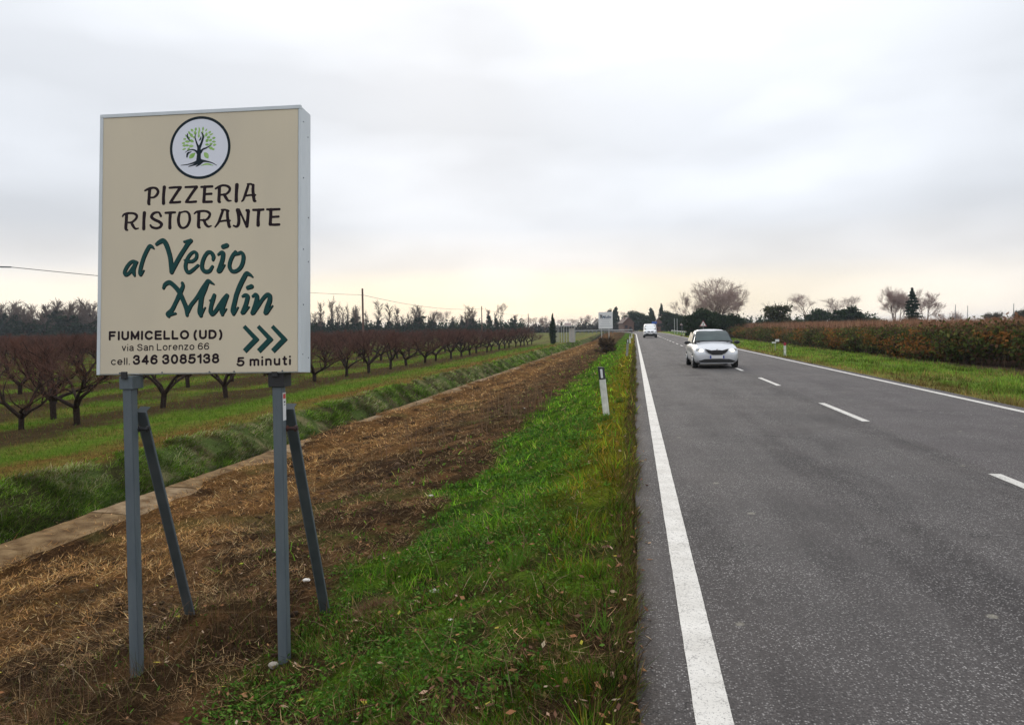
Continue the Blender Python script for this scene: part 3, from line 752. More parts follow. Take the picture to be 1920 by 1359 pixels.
# channel bank: long grass hanging down the far side
n0 = 150000
yb = 7 * (140 / 7) ** rng.random(n0); xb = rng.uniform(-10.5, -9.25, n0)
cl_ = fbm(xb * 2.5, yb * 1.2, 171, 3)
k = rng.random(n0) < 0.08 + 1.0 * sstep(0.42, 0.6, cl_); xb, yb, cl_ = xb[k], yb[k], cl_[k]; n = len(xb)
pale = (rng.random(n) < 0.10 + 0.45 * sstep(0.46, 0.6, fbm(xb * 0.8, yb * 0.5, 175, 3)))
C = pick(n, [(0.13, 0.25, 0.022), (0.060, 0.11, 0.014), (0.24, 0.37, 0.05)], [4, 3.4, 2.6])
C[pale] = pick(pale.sum(), [(0.34, 0.32, 0.16), (0.46, 0.44, 0.28), (0.26, 0.18, 0.10)], [3, 2.5, 2])
C = jitter(C, n, 0.25)
dd = np.hypot(xb, yb)
C = C * (0.5 + 0.95 * sstep(0.3, 0.7, fbm(xb * 3.1, yb * 2.2, 177, 3)))[:, None]
h = (0.07 + 0.17 * rng.random(n) ** 1.5) * (0.6 + 0.7 * cl_)
me = blades('bank_grass', xb, yb, h, 0.010 * np.maximum(0.8, dd / 16), rng.normal(1.15, 0.25, n).clip(0.4, 1.6), C, M['leaf'], heading=rng.normal(-0.5, 0.55, n))
tag(ob('bank_grass', me), 'long green and pale grass hanging over the far bank of the channel', 'grass', kind='stuff')

# field strip + orchard floor grass
n0 = 190000
x, y, d = sample_fan(n0, 13, 110, -62, -5); k = (x < -10.4); x, y, d = x[k], y[k], d[k]
n2 = fbm(x * 3.1, y * 3.1, 61, 4); g_ = sstep(-10.8, -11.6, x + (n2 - 0.5))
row = 0.5 + 0.5 * np.cos((x + 14.6) * 2 * PI / 4.8); st = fbm(x * 1.6, y * 0.25, 91, 4)
ot = sstep(-12.8, -13.8, x)
br = ot * sstep(0.30, 0.62, row * 0.42 + (fbm(x * 0.9, y * 0.35, 95, 4) - 0.18))
k = rng.random(len(x)) < (0.9 - 0.55 * br); x, y, d, g_, br, st = x[k], y[k], d[k], g_[k], br[k], st[k]; n = len(x)
C = pick(n, [(0.090, 0.180, 0.014), (0.055, 0.110, 0.012), (0.145, 0.235, 0.030)], [4, 3, 2])
bw = rng.random(n) < np.clip((1 - g_) * 0.8 + br * 0.6 + 0.4 * sstep(0.5, 0.62, st), 0, 0.9)
C[bw] = pick(bw.sum(), [(0.18, 0.105, 0.034), (0.085, 0.050, 0.024), (0.115, 0.10, 0.022)], [2, 2, 2]); C = jitter(C, n, 0.3)
me = blades('field_grass', x, y, (0.05 + 0.07 * rng.random(n)) * (d / 14) ** 0.4, 0.010 * (d / 14), rng.normal(0.7, 0.3, n).clip(0, 1.4), C, M['leaf'], seg2=False)
tag(ob('field_grass', me), 'green and browning grass of the orchard floor and field edge', 'grass', kind='stuff')

# right verge grass
n0 = 240000
x, y, d = sample_fan(n0, 9, 130, 3, 52); k = (x > 7.02) & (x < 14.2); x, y, d = x[k], y[k], d[k]
n1 = fbm(x * 0.8, y * 0.4, 97, 4); n2 = fbm(x * 3.1, y * 3.1, 61, 4); cl_ = fbm(x * 2.2, y * 1.2, 181, 3)
k = rng.random(len(x)) < 0.35 + 0.8 * sstep(0.35, 0.6, cl_); x, y, d, n1, n2, cl_ = x[k], y[k], d[k], n1[k], n2[k], cl_[k]; n = len(x)
C = pick(n, [(0.13, 0.215, 0.022), (0.075, 0.135, 0.015), (0.19, 0.275, 0.04)], [4, 3, 2.5])
bw = rng.random(n) < np.clip(sstep(8.3, 7.2, x + (n2 - 0.5) * 0.8) * 0.8 + 0.45 * sstep(0.56, 0.7, n1) + 0.12, 0, 1)
C[bw] = pick(bw.sum(), [(0.27, 0.18, 0.065), (0.15, 0.09, 0.04), (0.21, 0.19, 0.045)], [2, 2, 2]); C = jitter(C, n, 0.3) * (0.5 + 1.0 * sstep(0.3, 0.7, fbm(x * 1.8, y * 0.9, 185, 3)))[:, None]
me = blades('right_verge_grass', x, y, (0.06 + 0.10 * rng.random(n)) * (0.7 + 0.8 * cl_) * (d / 12) ** 0.2, 0.008 * (d / 10), rng.normal(0.6, 0.3, n).clip(0, 1.4), C, M['leaf'], seg2=False)
tag(ob('far_verge_grass', me), 'bright green grass verge between the road and the bramble hedge', 'grass', kind='stuff')

# ------------------------------------------------------------------ foliage clouds
def cloud(lumps, n_per, size, palette, wts, flat=0.6, seed=0, shell=0.5, rough=0.15):
    """lumps: (cx,cy,cz,rx,ry,rz); leaf faces spread through every lump, thinner outside"""
    Vs, Cs = [], []
    for (cx, cy, cz, rx, ry, rz) in lumps:
        n = n_per if not callable(n_per) else n_per(rx, ry, rz)
        v = rng.normal(size=(n, 3)); v /= np.linalg.norm(v, axis=1)[:, None]
        r = shell + (1 - shell) * rng.random(n) ** 0.7 + rng.normal(0, rough, n)
        c = np.array([cx, cy, cz]) + v * r[:, None] * np.array([rx, ry, rz])
        a = rng.normal(size=(n, 3)); a /= np.linalg.norm(a, axis=1)[:, None]
        b_ = np.cross(a, v + rng.normal(0, 0.6, (n, 3))); b_ /= (np.linalg.norm(b_, axis=1)[:, None] + 1e-6)
        s = (size * (0.55 + 0.9 * rng.random(n)))[:, None]
        V = np.stack([c - a * s, c + b_ * s * flat, c + a * s, c - b_ * s * flat], 1)
        Vs.append(V.reshape(-1, 3)); Cs.append(np.repeat(jitter(pick(n, palette, wts), n, 0.3), 4, axis=0))
    V = np.concatenate(Vs); n = len(V) // 4; b_ = np.arange(n) * 4
    return V, np.stack([b_, b_ + 1, b_ + 2, b_ + 3], 1), np.concatenate(Cs)

DARKG = [(0.020, 0.040, 0.018), (0.030, 0.055, 0.020), (0.045, 0.060, 0.030)]
# bramble hedge
lumps = []
yy_ = 16.0
while yy_ < 150:
    ns_ = 3 if yy_ < 60 else 2
    for q_ in range(ns_):
        base_x = 14.4 if yy_ > 45 else 14.4 + (45 - yy_) * 0.06
        lumps.append((base_x + random.uniform(0, 1.6), yy_ + random.uniform(-0.7, 0.7), random.uniform(0.15, 0.72 if yy_ > 42 else 1.0), random.uniform(0.6, 1.1), random.uniform(0.7, 1.3), random.uniform(0.45, 0.8)))
    yy_ += 0.62 if yy_ < 60 else 1.3
V, Fq, C = cloud(lumps, 620, 0.085, [(0.050, 0.068, 0.018), (0.085, 0.105, 0.026), (0.12, 0.065, 0.030), (0.055, 0.036, 0.022), (0.19, 0.18, 0.04)], [4, 3, 1.6, 2.2, 0.6], 0.6, shell=0.5, rough=0.2)
nn_ = fbm(V[:, 1] * 0.35, V[:, 2] * 1.1 + V[:, 0] * 0.4, 191, 3)
patch = sstep(0.57, 0.66, nn_)[:, None] * (rng.random((len(V) // 4, 1)).repeat(4, 0) < 0.55)
C = C * (1 - patch) + patch * np.array([0.24, 0.105, 0.030])[None]
top = (sstep(1.0, 1.7, V[:, 2]) [:, None]) * (rng.random((len(V) // 4, 1)).repeat(4, 0) < 0.6)
C = C * (1 - top) + top * np.array([0.19, 0.095, 0.055])[None]
V[:, 2] = np.maximum(V[:, 2], -0.33)
tag(ob('bramble_hedge', npmesh('bramble_hedge', V, Fq, M['leaf'], C)), 'long dark bramble hedge with autumn orange patches behind the right verge', 'hedge', kind='stuff')
# stems within the hedge (dead canes sticking out)
n = 6000; y = 16 * (150 / 16) ** rng.random(n); x = 14.2 + rng.random(n) * 2 + np.where(y < 45, (45 - y) * 0.06, 0)
C = jitter(pick(n, [(0.14, 0.09, 0.06), (0.22, 0.16, 0.10), (0.08, 0.05, 0.035)], [3, 1, 2]), n, 0.2)
me = blades('bramble_canes', x, y, 0.9 + 1.3 * rng.random(n), 0.012 * np.maximum(1, y / 40), rng.normal(0.35, 0.3, n).clip(0, 1.2), C, M['straw'], z=np.full(n, -0.3))
tag(ob('bramble_canes', me), 'thin dead canes sticking out of the bramble hedge', 'canes', kind='stuff')
# reed bed behind hedge
n = 60000; y = 30 * (260 / 30) ** rng.random(n); x = 16.8 + rng.random(n) ** 1.3 * 30 + np.where(y < 45, (45 - y) * 0.06, 0)
hn = fbm(x * 0.2, y * 0.08, 201, 3)
C = jitter(pick(n, [(0.25, 0.120, 0.068), (0.34, 0.18, 0.10), (0.15, 0.075, 0.045), (0.44, 0.30, 0.19)], [3, 2.2, 3, 1]), n, 0.22)
me = blades('reed_bed', x, y, (1.62 + 0.72 * hn + 0.42 * rng.random(n)), 0.035 * np.maximum(1, y / 60), rng.normal(0.12, 0.12, n).clip(0, 0.5), C, M['straw'], z=np.full(n, -0.35), seg2=True)
tag(ob('reed_bed', me), 'reddish brown reed bed standing behind the bramble hedge', 'reeds', kind='stuff')

# ------------------------------------------------------------------ trees
def limb_mesh(name, segs, mat, n=4):
    V = []; Fc = []
    for p0, p1, r0, r1 in segs:
        d = (p1 - p0)
        if d.length < 1e-5: continue
        q = d.normalized().to_track_quat('Z', 'Y'); b = len(V)
        for p, r in ((p0, r0), (p1, r1)):
            for k in range(n):
                a = 2 * PI * k / n; w_ = q @ Vector((r * math.cos(a), r * math.sin(a), 0)); V.append((p.x + w_.x, p.y + w_.y, p.z + w_.z))
        for k in range(n): Fc.append((b + k, b + (k + 1) % n, b + n + (k + 1) % n, b + n + k))
    return npmesh(name, np.array(V), np.array(Fc), mat, smooth=True)
def perp(rr, d, ang):
    a = Vector((rr.gauss(0, 1), rr.gauss(0, 1), rr.gauss(0, 1))); a = (a - a.dot(d) * d).normalized()
    return (d * math.cos(ang) + a * math.sin(ang)).normalized()
def grow(rr, segs, p, d, ln, r, depth, maxd, split=2.4, ang=0.5, up=0.15, shrink=0.72, steps=3, store=None, rshrink=0.62):
    for s in range(steps):
        d2 = perp(rr, d, rr.uniform(0.03, 0.20)); d2.z += up * 0.5; d2.normalize()
        p2 = p + d2 * (ln / steps); r2 = r * (1 - 0.28 / steps * 1.2)
        segs[min(depth, len(segs) - 1)].append((p, p2, r, r2)); p, d, r = p2, d2, r2
        if depth >= 1 and rr.random() < 0.5 and depth < maxd:
            grow(rr, segs, p, perp(rr, d, rr.uniform(0.5, 1.0)), ln * 0.55, r * 0.5, depth + 1, maxd, split, ang, up, shrink, 2, store, rshrink)
    if depth < maxd:
        k = int(split) + (rr.random() < split % 1)
        for _ in range(k):
            grow(rr, segs, p, perp(rr, d, rr.uniform(0.5, 1.3) * ang), ln * shrink * rr.uniform(0.8, 1.15), r * rshrink * rr.uniform(0.85, 1.15), depth + 1, maxd, split, ang, up, shrink, steps, store, rshrink)

# peach trees, goblet shape
peach = []
for v in range(7):
    rr = random.Random(100 + v)
    hd = []; sh = []
    th = rr.uniform(0.38, 0.55); tp = Vector((rr.uniform(-.04, .04), rr.uniform(-.04, .04), th))
    hd.append((Vector((0, 0, -0.1)), Vector((0, 0, 0.08)), 0.115, 0.088)); hd.append((Vector((0, 0, 0.08)), tp, 0.088, 0.09))
    nl = rr.choice((4, 4, 5)); a0 = rr.uniform(0, 6.28)
    def shoots(p, d, cnt):
        for _ in range(max(1, cnt - (1 if rr.random() < .6 else 0))):
            dd = perp(rr, d, rr.uniform(0.2, 1.1)); dd.z = abs(dd.z) + 0.35; dd.normalize()
            l_ = rr.uniform(0.35, 0.8); zt = p.z + dd.z * l_
            if zt > 2.42: l_ *= max(0.3, (2.42 - p.z) / (zt - p.z))
            q1 = p + dd * l_ * 0.5; d3 = perp(rr, dd, 0.2); q2 = q1 + d3 * l_ * 0.5
            sh.append((p, q1, 0.0075, 0.006)); sh.append((q1, q2, 0.006, 0.0035))
            for __ in range(2):
                d4 = perp(rr, dd, rr.uniform(0.4, 0.9)); sh.append((q1, q1 + d4 * l_ * rr.uniform(.3, .55), 0.005, 0.003))
    for k in range(nl):
        a = a0 + 2 * PI * k / nl + rr.uniform(-.3, .3); el = rr.uniform(0.65, 0.95)
        d = Vector((math.cos(a) * math.cos(el), math.sin(a) * math.cos(el), math.sin(el)))
        p = tp.copy(); r = rr.uniform(0.058, 0.072)
        for s in range(4):
            d = perp(rr, d, rr.uniform(0.12, 0.42)); d.z = max(d.z, 0.30); d.normalize()
            p2 = p + d * rr.uniform(0.28, 0.38); hd.append((p, p2, r, r * 0.82)); p, r = p2, r * 0.82
            if s >= 1:
                shoots(p, d, 1 if s == 1 else 3)
                dd = perp(rr, d, rr.uniform(0.5, 0.9)); dd.z = abs(dd.z) + 0.2; dd.normalize()
                p3 = p + dd * rr.uniform(0.3, 0.5); hd.append((p, p3, r * 0.65, r * 0.45)); shoots(p3, dd, 4)
                dd2 = perp(rr, dd, 0.5); p4 = p3 + dd2 * 0.3; hd.append((p3, p4, r * 0.42, r * 0.3)); shoots(p4, dd2, 5)
        shoots(p, d, 8)
    peach.append((limb_mesh('trunk', hd, M['bark'], 6), limb_mesh('crown', sh, M['shoot'], 3)))
spots = [(-15.26, 16.78, 'smaller peach tree nearest the left edge of the photo, forking low'),
         (-14.39, 17.64, 'stout peach tree between the leftmost tree and the sign, first row'),
         (-16.71, 19.55, 'peach tree of the second row seen between the two trees left of the sign'),
         (-14.6, 21.6, 'peach tree seen just right of the sign\'s left post, thick trunk'),
         (-14.6, 25.3, 'peach tree seen beneath the middle of the sign, wide fork'),
         (-14.6, 29.0, 'peach tree behind the right post of the sign'),
         (-14.7, 33.2, 'first row peach tree just right of the sign, low crooked fork'),
         (-14.6, 36.9, 'second peach tree of the first row right of the sign'),
         (-14.6, 40.2, 'third peach tree of the first row right of the sign'),
         (-14.5, 43.7, 'fourth peach tree of the first row right of the sign, open fork')]
allsp = [(a0, b0, c0) for a0, b0, c0 in spots]
ORD = ['first', 'second', 'third', 'fourth', 'fifth', 'sixth', 'seventh', 'eighth', 'ninth', 'tenth', 'eleventh', 'twelfth', 'thirteenth', 'fourteenth', 'fifteenth', 'sixteenth', 'seventeenth', 'eighteenth', 'nineteenth', 'twentieth', 'twenty-first', 'twenty-second', 'twenty-third', 'twenty-fourth']
nth = 4
y = 47.5
while y < 108: allsp.append((-14.6 + random.uniform(-.2, .2), y, ORD[nth] + ' peach tree of the first row right of the sign, towards the cypress')); y += 3.75; nth += 1
far_sp = []
for k in range(1, 40):
    x = -14.6 - 4.8 * k; y = max(14.0, -x / 1.02)
    y = math.floor(y / 3.75) * 3.75 + random.uniform(0, 0.4)
    while y < 125 + k * 3:
        if not (k == 1 and y < 21.5): far_sp.append((x + random.uniform(-.25, .25), y + random.uniform(-.25, .25)))
        y += 3.75
far_sp.sort(key=lambda p: p[0] ** 2 + p[1] ** 2)
nind = 300 - len(allsp)
allsp += [(x, y, 'peach tree deep in the orchard rows, hard to tell from its neighbours') for x, y in far_sp[:nind]]
for i, (x, y, lab) in enumerate(allsp):
    tm, cm = peach[(i * 5 + i // 7) % 7]
    zz = float(terr(np.array([x]), np.array([y]))[0]) - 0.03
    t = thing('peach_tree', lab, 'fruit tree', (x, y, zz), random.uniform(0, 6.28), 'peach trees of the orchard')
    s = random.uniform(0.86, 1.06) * (0.82 if i == 0 else 1.0); t.scale = (s * 1.05, s * 1.05, s)
    ob('trunk', tm, t); ob('crown', cm, t)
# the rest of the orchard as one mass
rest = far_sp[nind:]
rvV, rvF = [], []; bcount = 0
src = []
for tm, cm in peach[:3]:
    va = np.zeros(len(cm.vertices) * 3); cm.vertices.foreach_get('co', va); va = va.reshape(-1, 3)
    fa = np.zeros(len(cm.loops), dtype=np.int64); cm.loops.foreach_get('vertex_index', fa); fa = fa.reshape(-1, 4)
    nseg = len(va) // 6; keep = np.arange(nseg)[::5]
    kv = (keep[:, None] * 6 + np.arange(6)[None]).ravel(); vv = va[kv]
    c_ = vv.reshape(-1, 6, 3).mean(1, keepdims=True); vv = (vv.reshape(-1, 6, 3) + (vv.reshape(-1, 6, 3) - c_) * np.array([1.2, 1.2, 0])).reshape(-1, 3)
    ff = (np.arange(len(keep))[:, None, None] * 6 + fa[:3].reshape(1, 3, 4)).reshape(-1, 4)
    src.append((vv, ff))
for i, (x, y) in enumerate(rest):
    vv, ff = src[i % 3]; a = random.uniform(0, 6.28); c_, s_ = math.cos(a), math.sin(a)
    V = np.stack([vv[:, 0] * c_ - vv[:, 1] * s_ + x, vv[:, 0] * s_ + vv[:, 1] * c_ + y, vv[:, 2] - 0.8], 1)
    rvV.append(V); rvF.append(ff + bcount); bcount += len(V)
if rvV:
    tag(ob('distant_orchard', npmesh('distant_orchard', np.concatenate(rvV), np.concatenate(rvF), M['shoot'])), 'farthest reddish rows of the orchard merging below the tree belt', 'orchard', kind='stuff')
print('ORCH', len(allsp), len(rest))

# generic tree makers (unit meshes shared; metres)
def bare_variant(seed, H, spread, trunk_r, maxd=5, stems=1, ang=0.55, up=0.22):
    rr = random.Random(seed); segs = [[], [], [], [], [], []]
    for s in range(stems):
        d = Vector((rr.uniform(-.25, .25) * (stems > 1) * 2, rr.uniform(-.25, .25) * (stems > 1) * 2, 1)).normalized()
        grow(rr, segs, Vector((0.2 * s, 0, -0.3)), d, H * (0.30 if stems < 4 else 0.24), trunk_r, 0, maxd, 2.5, ang, up, 0.73, 3)
    tall = segs[0] + segs[1] + segs[2]; fine = segs[3] + segs[4] + segs[5]
    mz = max(p1.z for _, p1, _, _ in fine); f = H / mz
    mx = float(np.percentile([math.hypot(p1.x, p1.y) for _, p1, _, _ in fine], 93)); fx = (spread / 2) / mx
    def S(v): return Vector((v.x * fx, v.y * fx, v.z * f))
    tall = [(S(a), S(b_), r0, r1) for a, b_, r0, r1 in tall]; fine = [(S(a), S(b_), min(max(r0, 0.015 * H / 10), .04), min(max(r1, 0.012 * H / 10), .04)) for a, b_, r0, r1 in fine]
    add = []
    for a_, b_, r0, r1 in fine[::1]:
        for _ in range(1):
            d_ = (b_ - a_); l_ = d_.length
            if l_ < 1e-3: continue
            q_ = a_.lerp(b_, rr.random()); add.append((q_, q_ + perp(rr, d_.normalized(), rr.uniform(.3, .8)) * H * rr.uniform(.035, .075), 0.013 * H / 10, 0.008 * H / 10))
    return limb_mesh('trunk', tall, M['twig'], 5), limb_mesh('crown', fine + add, M['fine'], 3)
BARE = [bare_variant(1, 10, 9, 0.26), bare_variant(2, 10, 8, 0.22), bare_variant(5, 10, 10, 0.25, stems=2), bare_variant(9, 10, 5, 0.2, ang=0.4, up=0.5)]
BIG = bare_variant(23, 11, 13.0, 0.24, maxd=5, stems=5, ang=0.5, up=0.17)
IVY_PAL = [(0.022, 0.040, 0.020), (0.032, 0.052, 0.026), (0.05, 0.058, 0.036)]
def ivy_variant(seed, H, dense, bulk=1.0, lean_=0.15):
    rr = random.Random(seed); segs = []; fine = []; lumps = []
    for st in range(1 if bulk < 1.5 else 3):
        p = Vector((st * 1.1 * (-1) ** st, rr.uniform(-.6, .6) * st, -0.3)); lean = Vector((rr.uniform(-lean_, lean_) + .12 * st * (-1) ** st, rr.uniform(-.1, .1), 1)).normalized(); pts = [p]
        r = 0.30; HH = H * (1 - 0.12 * st)
        for s in range(8):
            d = perp(rr, lean, rr.uniform(0, 0.22)); p2 = p + d * HH * 0.84 / 8; segs.append((p, p2, r, r * 0.86)); r *= 0.86; p = p2; pts.append(p)
        for i_, q in enumerate(pts[3:]):
            for _ in range(6):
                dd = perp(rr, lean, rr.uniform(0.35, 1.0)); dd.z += 0.45; dd.normalize(); l_ = H * rr.uniform(0.08, 0.19) * (0.8 + 0.3 * bulk)
                e = q + dd * l_; fine.append((q, e, 0.07, 0.045))
                for __ in range(7):
                    d3 = perp(rr, dd, rr.uniform(0.2, 0.8)); s0 = q + dd * l_ * rr.uniform(0.35, 1); fine.append((s0, s0 + d3 * l_ * rr.uniform(0.35, 0.75), 0.040, 0.026))
        for i_, q in enumerate(pts):
            t_ = i_ / 8
            if t_ > dense: break
            rad = H * rr.uniform(0.05, 0.09) * (1.55 - t_ * 1.0) * bulk
            for _ in range(4):
                k_ = rr.uniform(0.35, 0.75)
                lumps.append((q.x + rr.uniform(-1, 1) * rad * 1.1, q.y + rr.uniform(-1, 1) * rad, max(0.3, q.z + rr.uniform(-.4, .4)), rad * k_, rad * k_, H * 0.07 * rr.uniform(.6, 1.2)))
    V, Fq, C = cloud(lumps, 90, 0.22, IVY_PAL, [3, 3, 1], 0.7, shell=0.2, rough=0.28)
    return limb_mesh('trunk', segs, M['bark'], 5), limb_mesh('crown', fine, M['twig'], 3), npmesh('ivy', V, Fq, M['leaf'], C)
IVY = [ivy_variant(31, 10, 0.62), ivy_variant(32, 10, 0.8, 1.9), ivy_variant(33, 10, 0.5), ivy_variant(34, 10, 0.9, 1.3), ivy_variant(35, 10, 0.7, 1.6)]
def blob_variant(seed, rx, h, n_l, pal, wts, leaf=0.2, per=260, taper=0.4):
    rr = random.Random(seed); lumps = []; segs = []
    for _ in range(int(n_l * 2.2)):
        t_ = rr.random() ** 0.9; w_ = rx * (1 - taper * t_ ** 1.6) * (0.8 + 0.2 * math.sin(seed + t_ * 7)); a = rr.uniform(0, 6.28); q = rr.random() ** 0.5 * w_ * 0.85
        s = rr.uniform(0.12, 0.28) * rx
        c = Vector((math.cos(a) * q, math.sin(a) * q, 0.10 * h + t_ * 0.80 * h))
        lumps.append((c.x, c.y, c.z, s, s, s * rr.uniform(.6, 1.0)))
        segs.append((Vector((0, 0, c.z * .5)), c, .05, .02))
        if rr.random() < .6:
            o_ = Vector((c.x, c.y, c.z - h * .5)).normalized(); o_.z = abs(o_.z) + .3
            for __ in range(4): segs.append((c, c + perp(rr, o_.normalized(), .4) * s * rr.uniform(1.1, 1.9), .025, .015))
    V, Fq, C = cloud(lumps, int(per * .55), leaf, pal, wts, 0.65, shell=0.3, rough=0.25)
    tr = limb_mesh('trunk', [(Vector((0, 0, -.2)), Vector((0, 0, h * .6)), rx * .06, rx * .03)] + segs, M['bark'], 4)
    return tr, npmesh('crown', V, Fq, M['leaf'], C)
BLOB = [blob_variant(41, 3.2, 6, 26, DARKG, [3, 3, 1.5]), blob_variant(42, 4.0, 6, 30, DARKG, [3, 3, 2]), blob_variant(43, 2.4, 7, 26, DARKG, [3, 2, 1], taper=0.75)]
OLIVE = blob_variant(44, 3.0, 5, 24, [(0.06, 0.07, 0.03), (0.045, 0.055, 0.026), (0.09, 0.08, 0.045)], [3, 2, 2], leaf=0.13)
GREYB = blob_variant(45, 3.5, 4, 24, [(0.12, 0.12, 0.085), (0.09, 0.09, 0.07), (0.14, 0.12, 0.09)], [3, 2, 2], leaf=0.14)
BROWNB = blob_variant(46, 1.0, 1.3, 18, [(0.11, 0.075, 0.045), (0.075, 0.055, 0.035), (0.16, 0.11, 0.07)], [3, 3, 1.5], leaf=0.05, per=240)
def cypress_variant(seed, r, h):
    lumps = []
    for k in range(16):
        t_ = k / 15; rad = r * (math.sin(PI * min(1, t_ * 0.62 + 0.22)) ** 0.8) * (1 - t_ ** 3 * 0.85)
        lumps.append((random.uniform(-.1, .1) * r, random.uniform(-.1, .1) * r, 0.25 + t_ * h * 0.94, rad, rad, h * 0.055))
    V, Fq, C = cloud(lumps, 330, 0.10, [(0.018, 0.034, 0.018), (0.026, 0.046, 0.022), (0.04, 0.055, 0.03)], [3, 2, 1], 0.4, shell=0.6)
    return MB().tube((0, 0, -0.2), (0, 0, h * 0.5), 0.1, 0.05, 6).mesh('trunk', M['bark']), npmesh('crown', V, Fq, M['leaf'], C)
CYPRESS = cypress_variant(3, 0.62, 5.0)
def conifer_variant(seed, r, h):
    rr = random.Random(seed); lumps = []
    for k in range(15):
        t_ = k / 14; rad = r * (1 - t_) ** 0.8 + 0.12
        for _ in range(max(2, int(8 * (1 - t_)) + 2)):
            a = rr.uniform(0, 6.28); ln = rad * rr.uniform(0.55, 1.05)
            for f_ in (0.35, 0.75):
                lumps.append((math.cos(a) * ln * f_, math.sin(a) * ln * f_, 0.5 + t_ * h * 0.92 - f_ * 0.25, 0.28 * rad + 0.12, 0.28 * rad + 0.12, 0.20))
    V, Fq, C = cloud(lumps, 60, 0.14, [(0.014, 0.034, 0.020), (0.022, 0.046, 0.028), (0.03, 0.05, 0.03)], [3, 2, 1], 0.4, shell=0.2)
    return MB().tube((0, 0, -0.2), (0, 0, h * 0.95), 0.16, 0.03, 6).mesh('trunk', M['bark']), npmesh('crown', V, Fq, M['leaf'], C)
CON = conifer_variant(5, 2.2, 7.0)

def plant(meshes, name, label, cat, pxx, topy, D, base_h, group=None, sx=1.0, zb=None, names=('trunk', 'crown', 'ivy')):
    """stand a tree at depth D below the photo's sight line, scaled so that its top reaches the seen height"""
    p = px(pxx, topy, D)
    zg = float(terr(np.array([p.x]), np.array([p.y]), False)[0]) if zb is None else zb
    s = max(0.1, (p.z - zg)) / base_h
    t = thing(name, label, cat, (p.x, p.y, zg), random.uniform(0, 6.28), group)
    t.scale = (s * sx, s * sx, s)
    for nme, me in zip(names, meshes): ob(nme, me, t)
    return t
# --- belt left of the sign
G1 = 'trees of the far belt left of the sign'
belt = [(-38, 575, 1), (-18, 572, 3), (0, 568, 3), (14, 566, 1), (32, 572, 3), (48, 580, 1), (64, 570, 4), (82, 569, 3), (95, 573, 1), (108, 562, 3), (122, 566, 1), (134, 575, 4), (152, 578, 0), (166, 562, 1), (178, 566, 4), (196, 570, 1), (230, 575, 3)]
for i, (xx, ty, v) in enumerate(belt):
    plant(IVY[v], 'ivy_clad_tree', ORD[i] + ' tree from the left in the dark belt behind the orchard, left of the sign', 'tree', xx, ty, 225 + (i * 37 % 23), 10, G1, sx=1.25)
    
# --- ivy trunks between sign and cypress
G2 = 'ivy-clad trees behind the orchard right of the sign'
row2 = [(590, 585, 4, 1), (604, 568, 0, 1), (621, 560, 2, .8), (633, 570, 2, .8), (643, 577, 0, .8), (651, 571, 2, .6), (666, 574, 1, .9), (686, 584, 2, .9), (707, 566, 0, 1), (728, 571, 0, 1), (744, 575, 2, 1), (762, 588, 4, 1), (776, 577, 0, 1), (789, 573, 1, 1), (806, 592, 3, 1), (848, 594, 3, 1), (866, 590, 3, .8), (879, 574, 4, 1), (917, 580, 3, .8), (930, 586, 3, .8)]
for i, (xx, ty, v, s) in enumerate(row2):
    plant(IVY[v], 'ivy_clad_tree', ORD[i] + ' ivy-clad tree counting rightwards from the sign, behind the orchard', 'tree', xx, ty, 245 + (i * 29 % 17), 10, G2, sx=s * 1.05)
plant(BARE[0], 'bare_tree', 'broad bare crown above dark ivy, left of the lone cypress', 'tree', 939, 568, 262, 10, sx=.75)
plant(IVY[3], 'ivy_clad_tree', 'dark leaning ivy-covered tree closing the row before the lone cypress', 'tree', 964, 590, 250, 10, sx=1.2)
for xx, ty, lab in [(822, 583, 'left one of two pale bare crowns above the orchard middle'), (835, 582, 'right one of two pale bare crowns above the orchard middle')]:
    plant(BARE[1], 'bare_tree', lab, 'tree', xx, ty, 270, 10, sx=.7)
for i, (xx, ty) in enumerate([(985, 597), (1000, 594), (1022, 592), (1052, 598), (1075, 597), (1092, 593), (1107, 590)]):
    plant(BARE[i % 3], 'bare_tree', ORD[i] + ' grey bare tree counting from the right end of the orchard towards the far sign', 'tree', xx, ty, 270 + i * 6, 10, 'grey bare trees behind the lone cypress', sx=1.0)
# --- understory masses
def hedge_mass(name, label, x0, x1, ty, D, pal, wts, n_l=60, thick=6, per=230, leaf=0.30):
    a = px(x0, ty, D); b_ = px(x1, ty, D); lumps = []
    hgt = a.z + 0.8
    for i in range(n_l):
        t_ = i / (n_l - 1); c = a.lerp(b_, t_)
        for _ in range(4):
            h_ = hgt * random.uniform(0.35, 1.1) ** 1.2; w_ = (b_ - a).length / n_l
            lumps.append((c.x + random.uniform(-w_, w_), c.y + random.uniform(-thick / 2, thick / 2), -0.8 + h_ * 0.45, w_ * random.uniform(.5, 1.2), thick * 0.4, h_ * 0.5))
    V, Fq, C = cloud(lumps, per // 2, leaf, pal, wts, 0.7, shell=0.3, rough=0.25)
    V[:, 2] = np.maximum(V[:, 2], -0.8)
    o = ob(name, npmesh(name, V, Fq, M['leaf'], C)); tag(o, label, 'undergrowth', kind='stuff'); return o
hedge_mass('undergrowth', 'dark undergrowth of the far tree belt left of the sign', -160, 575, 597, 240, DARKG, [3, 3, 1.5], 130)
hedge_mass('undergrowth', 'dark undergrowth below the ivy-clad trunks behind the orchard', 575, 975, 603, 258, DARKG, [3, 3, 1.5], 80)
hedge_mass('undergrowth', 'grey brushwood behind the lone cypress and the far sign', 970, 1180, 605, 290, [(0.07, 0.065, 0.055), (0.04, 0.05, 0.035), (0.10, 0.085, 0.07)], [3, 3, 1.5], 50)
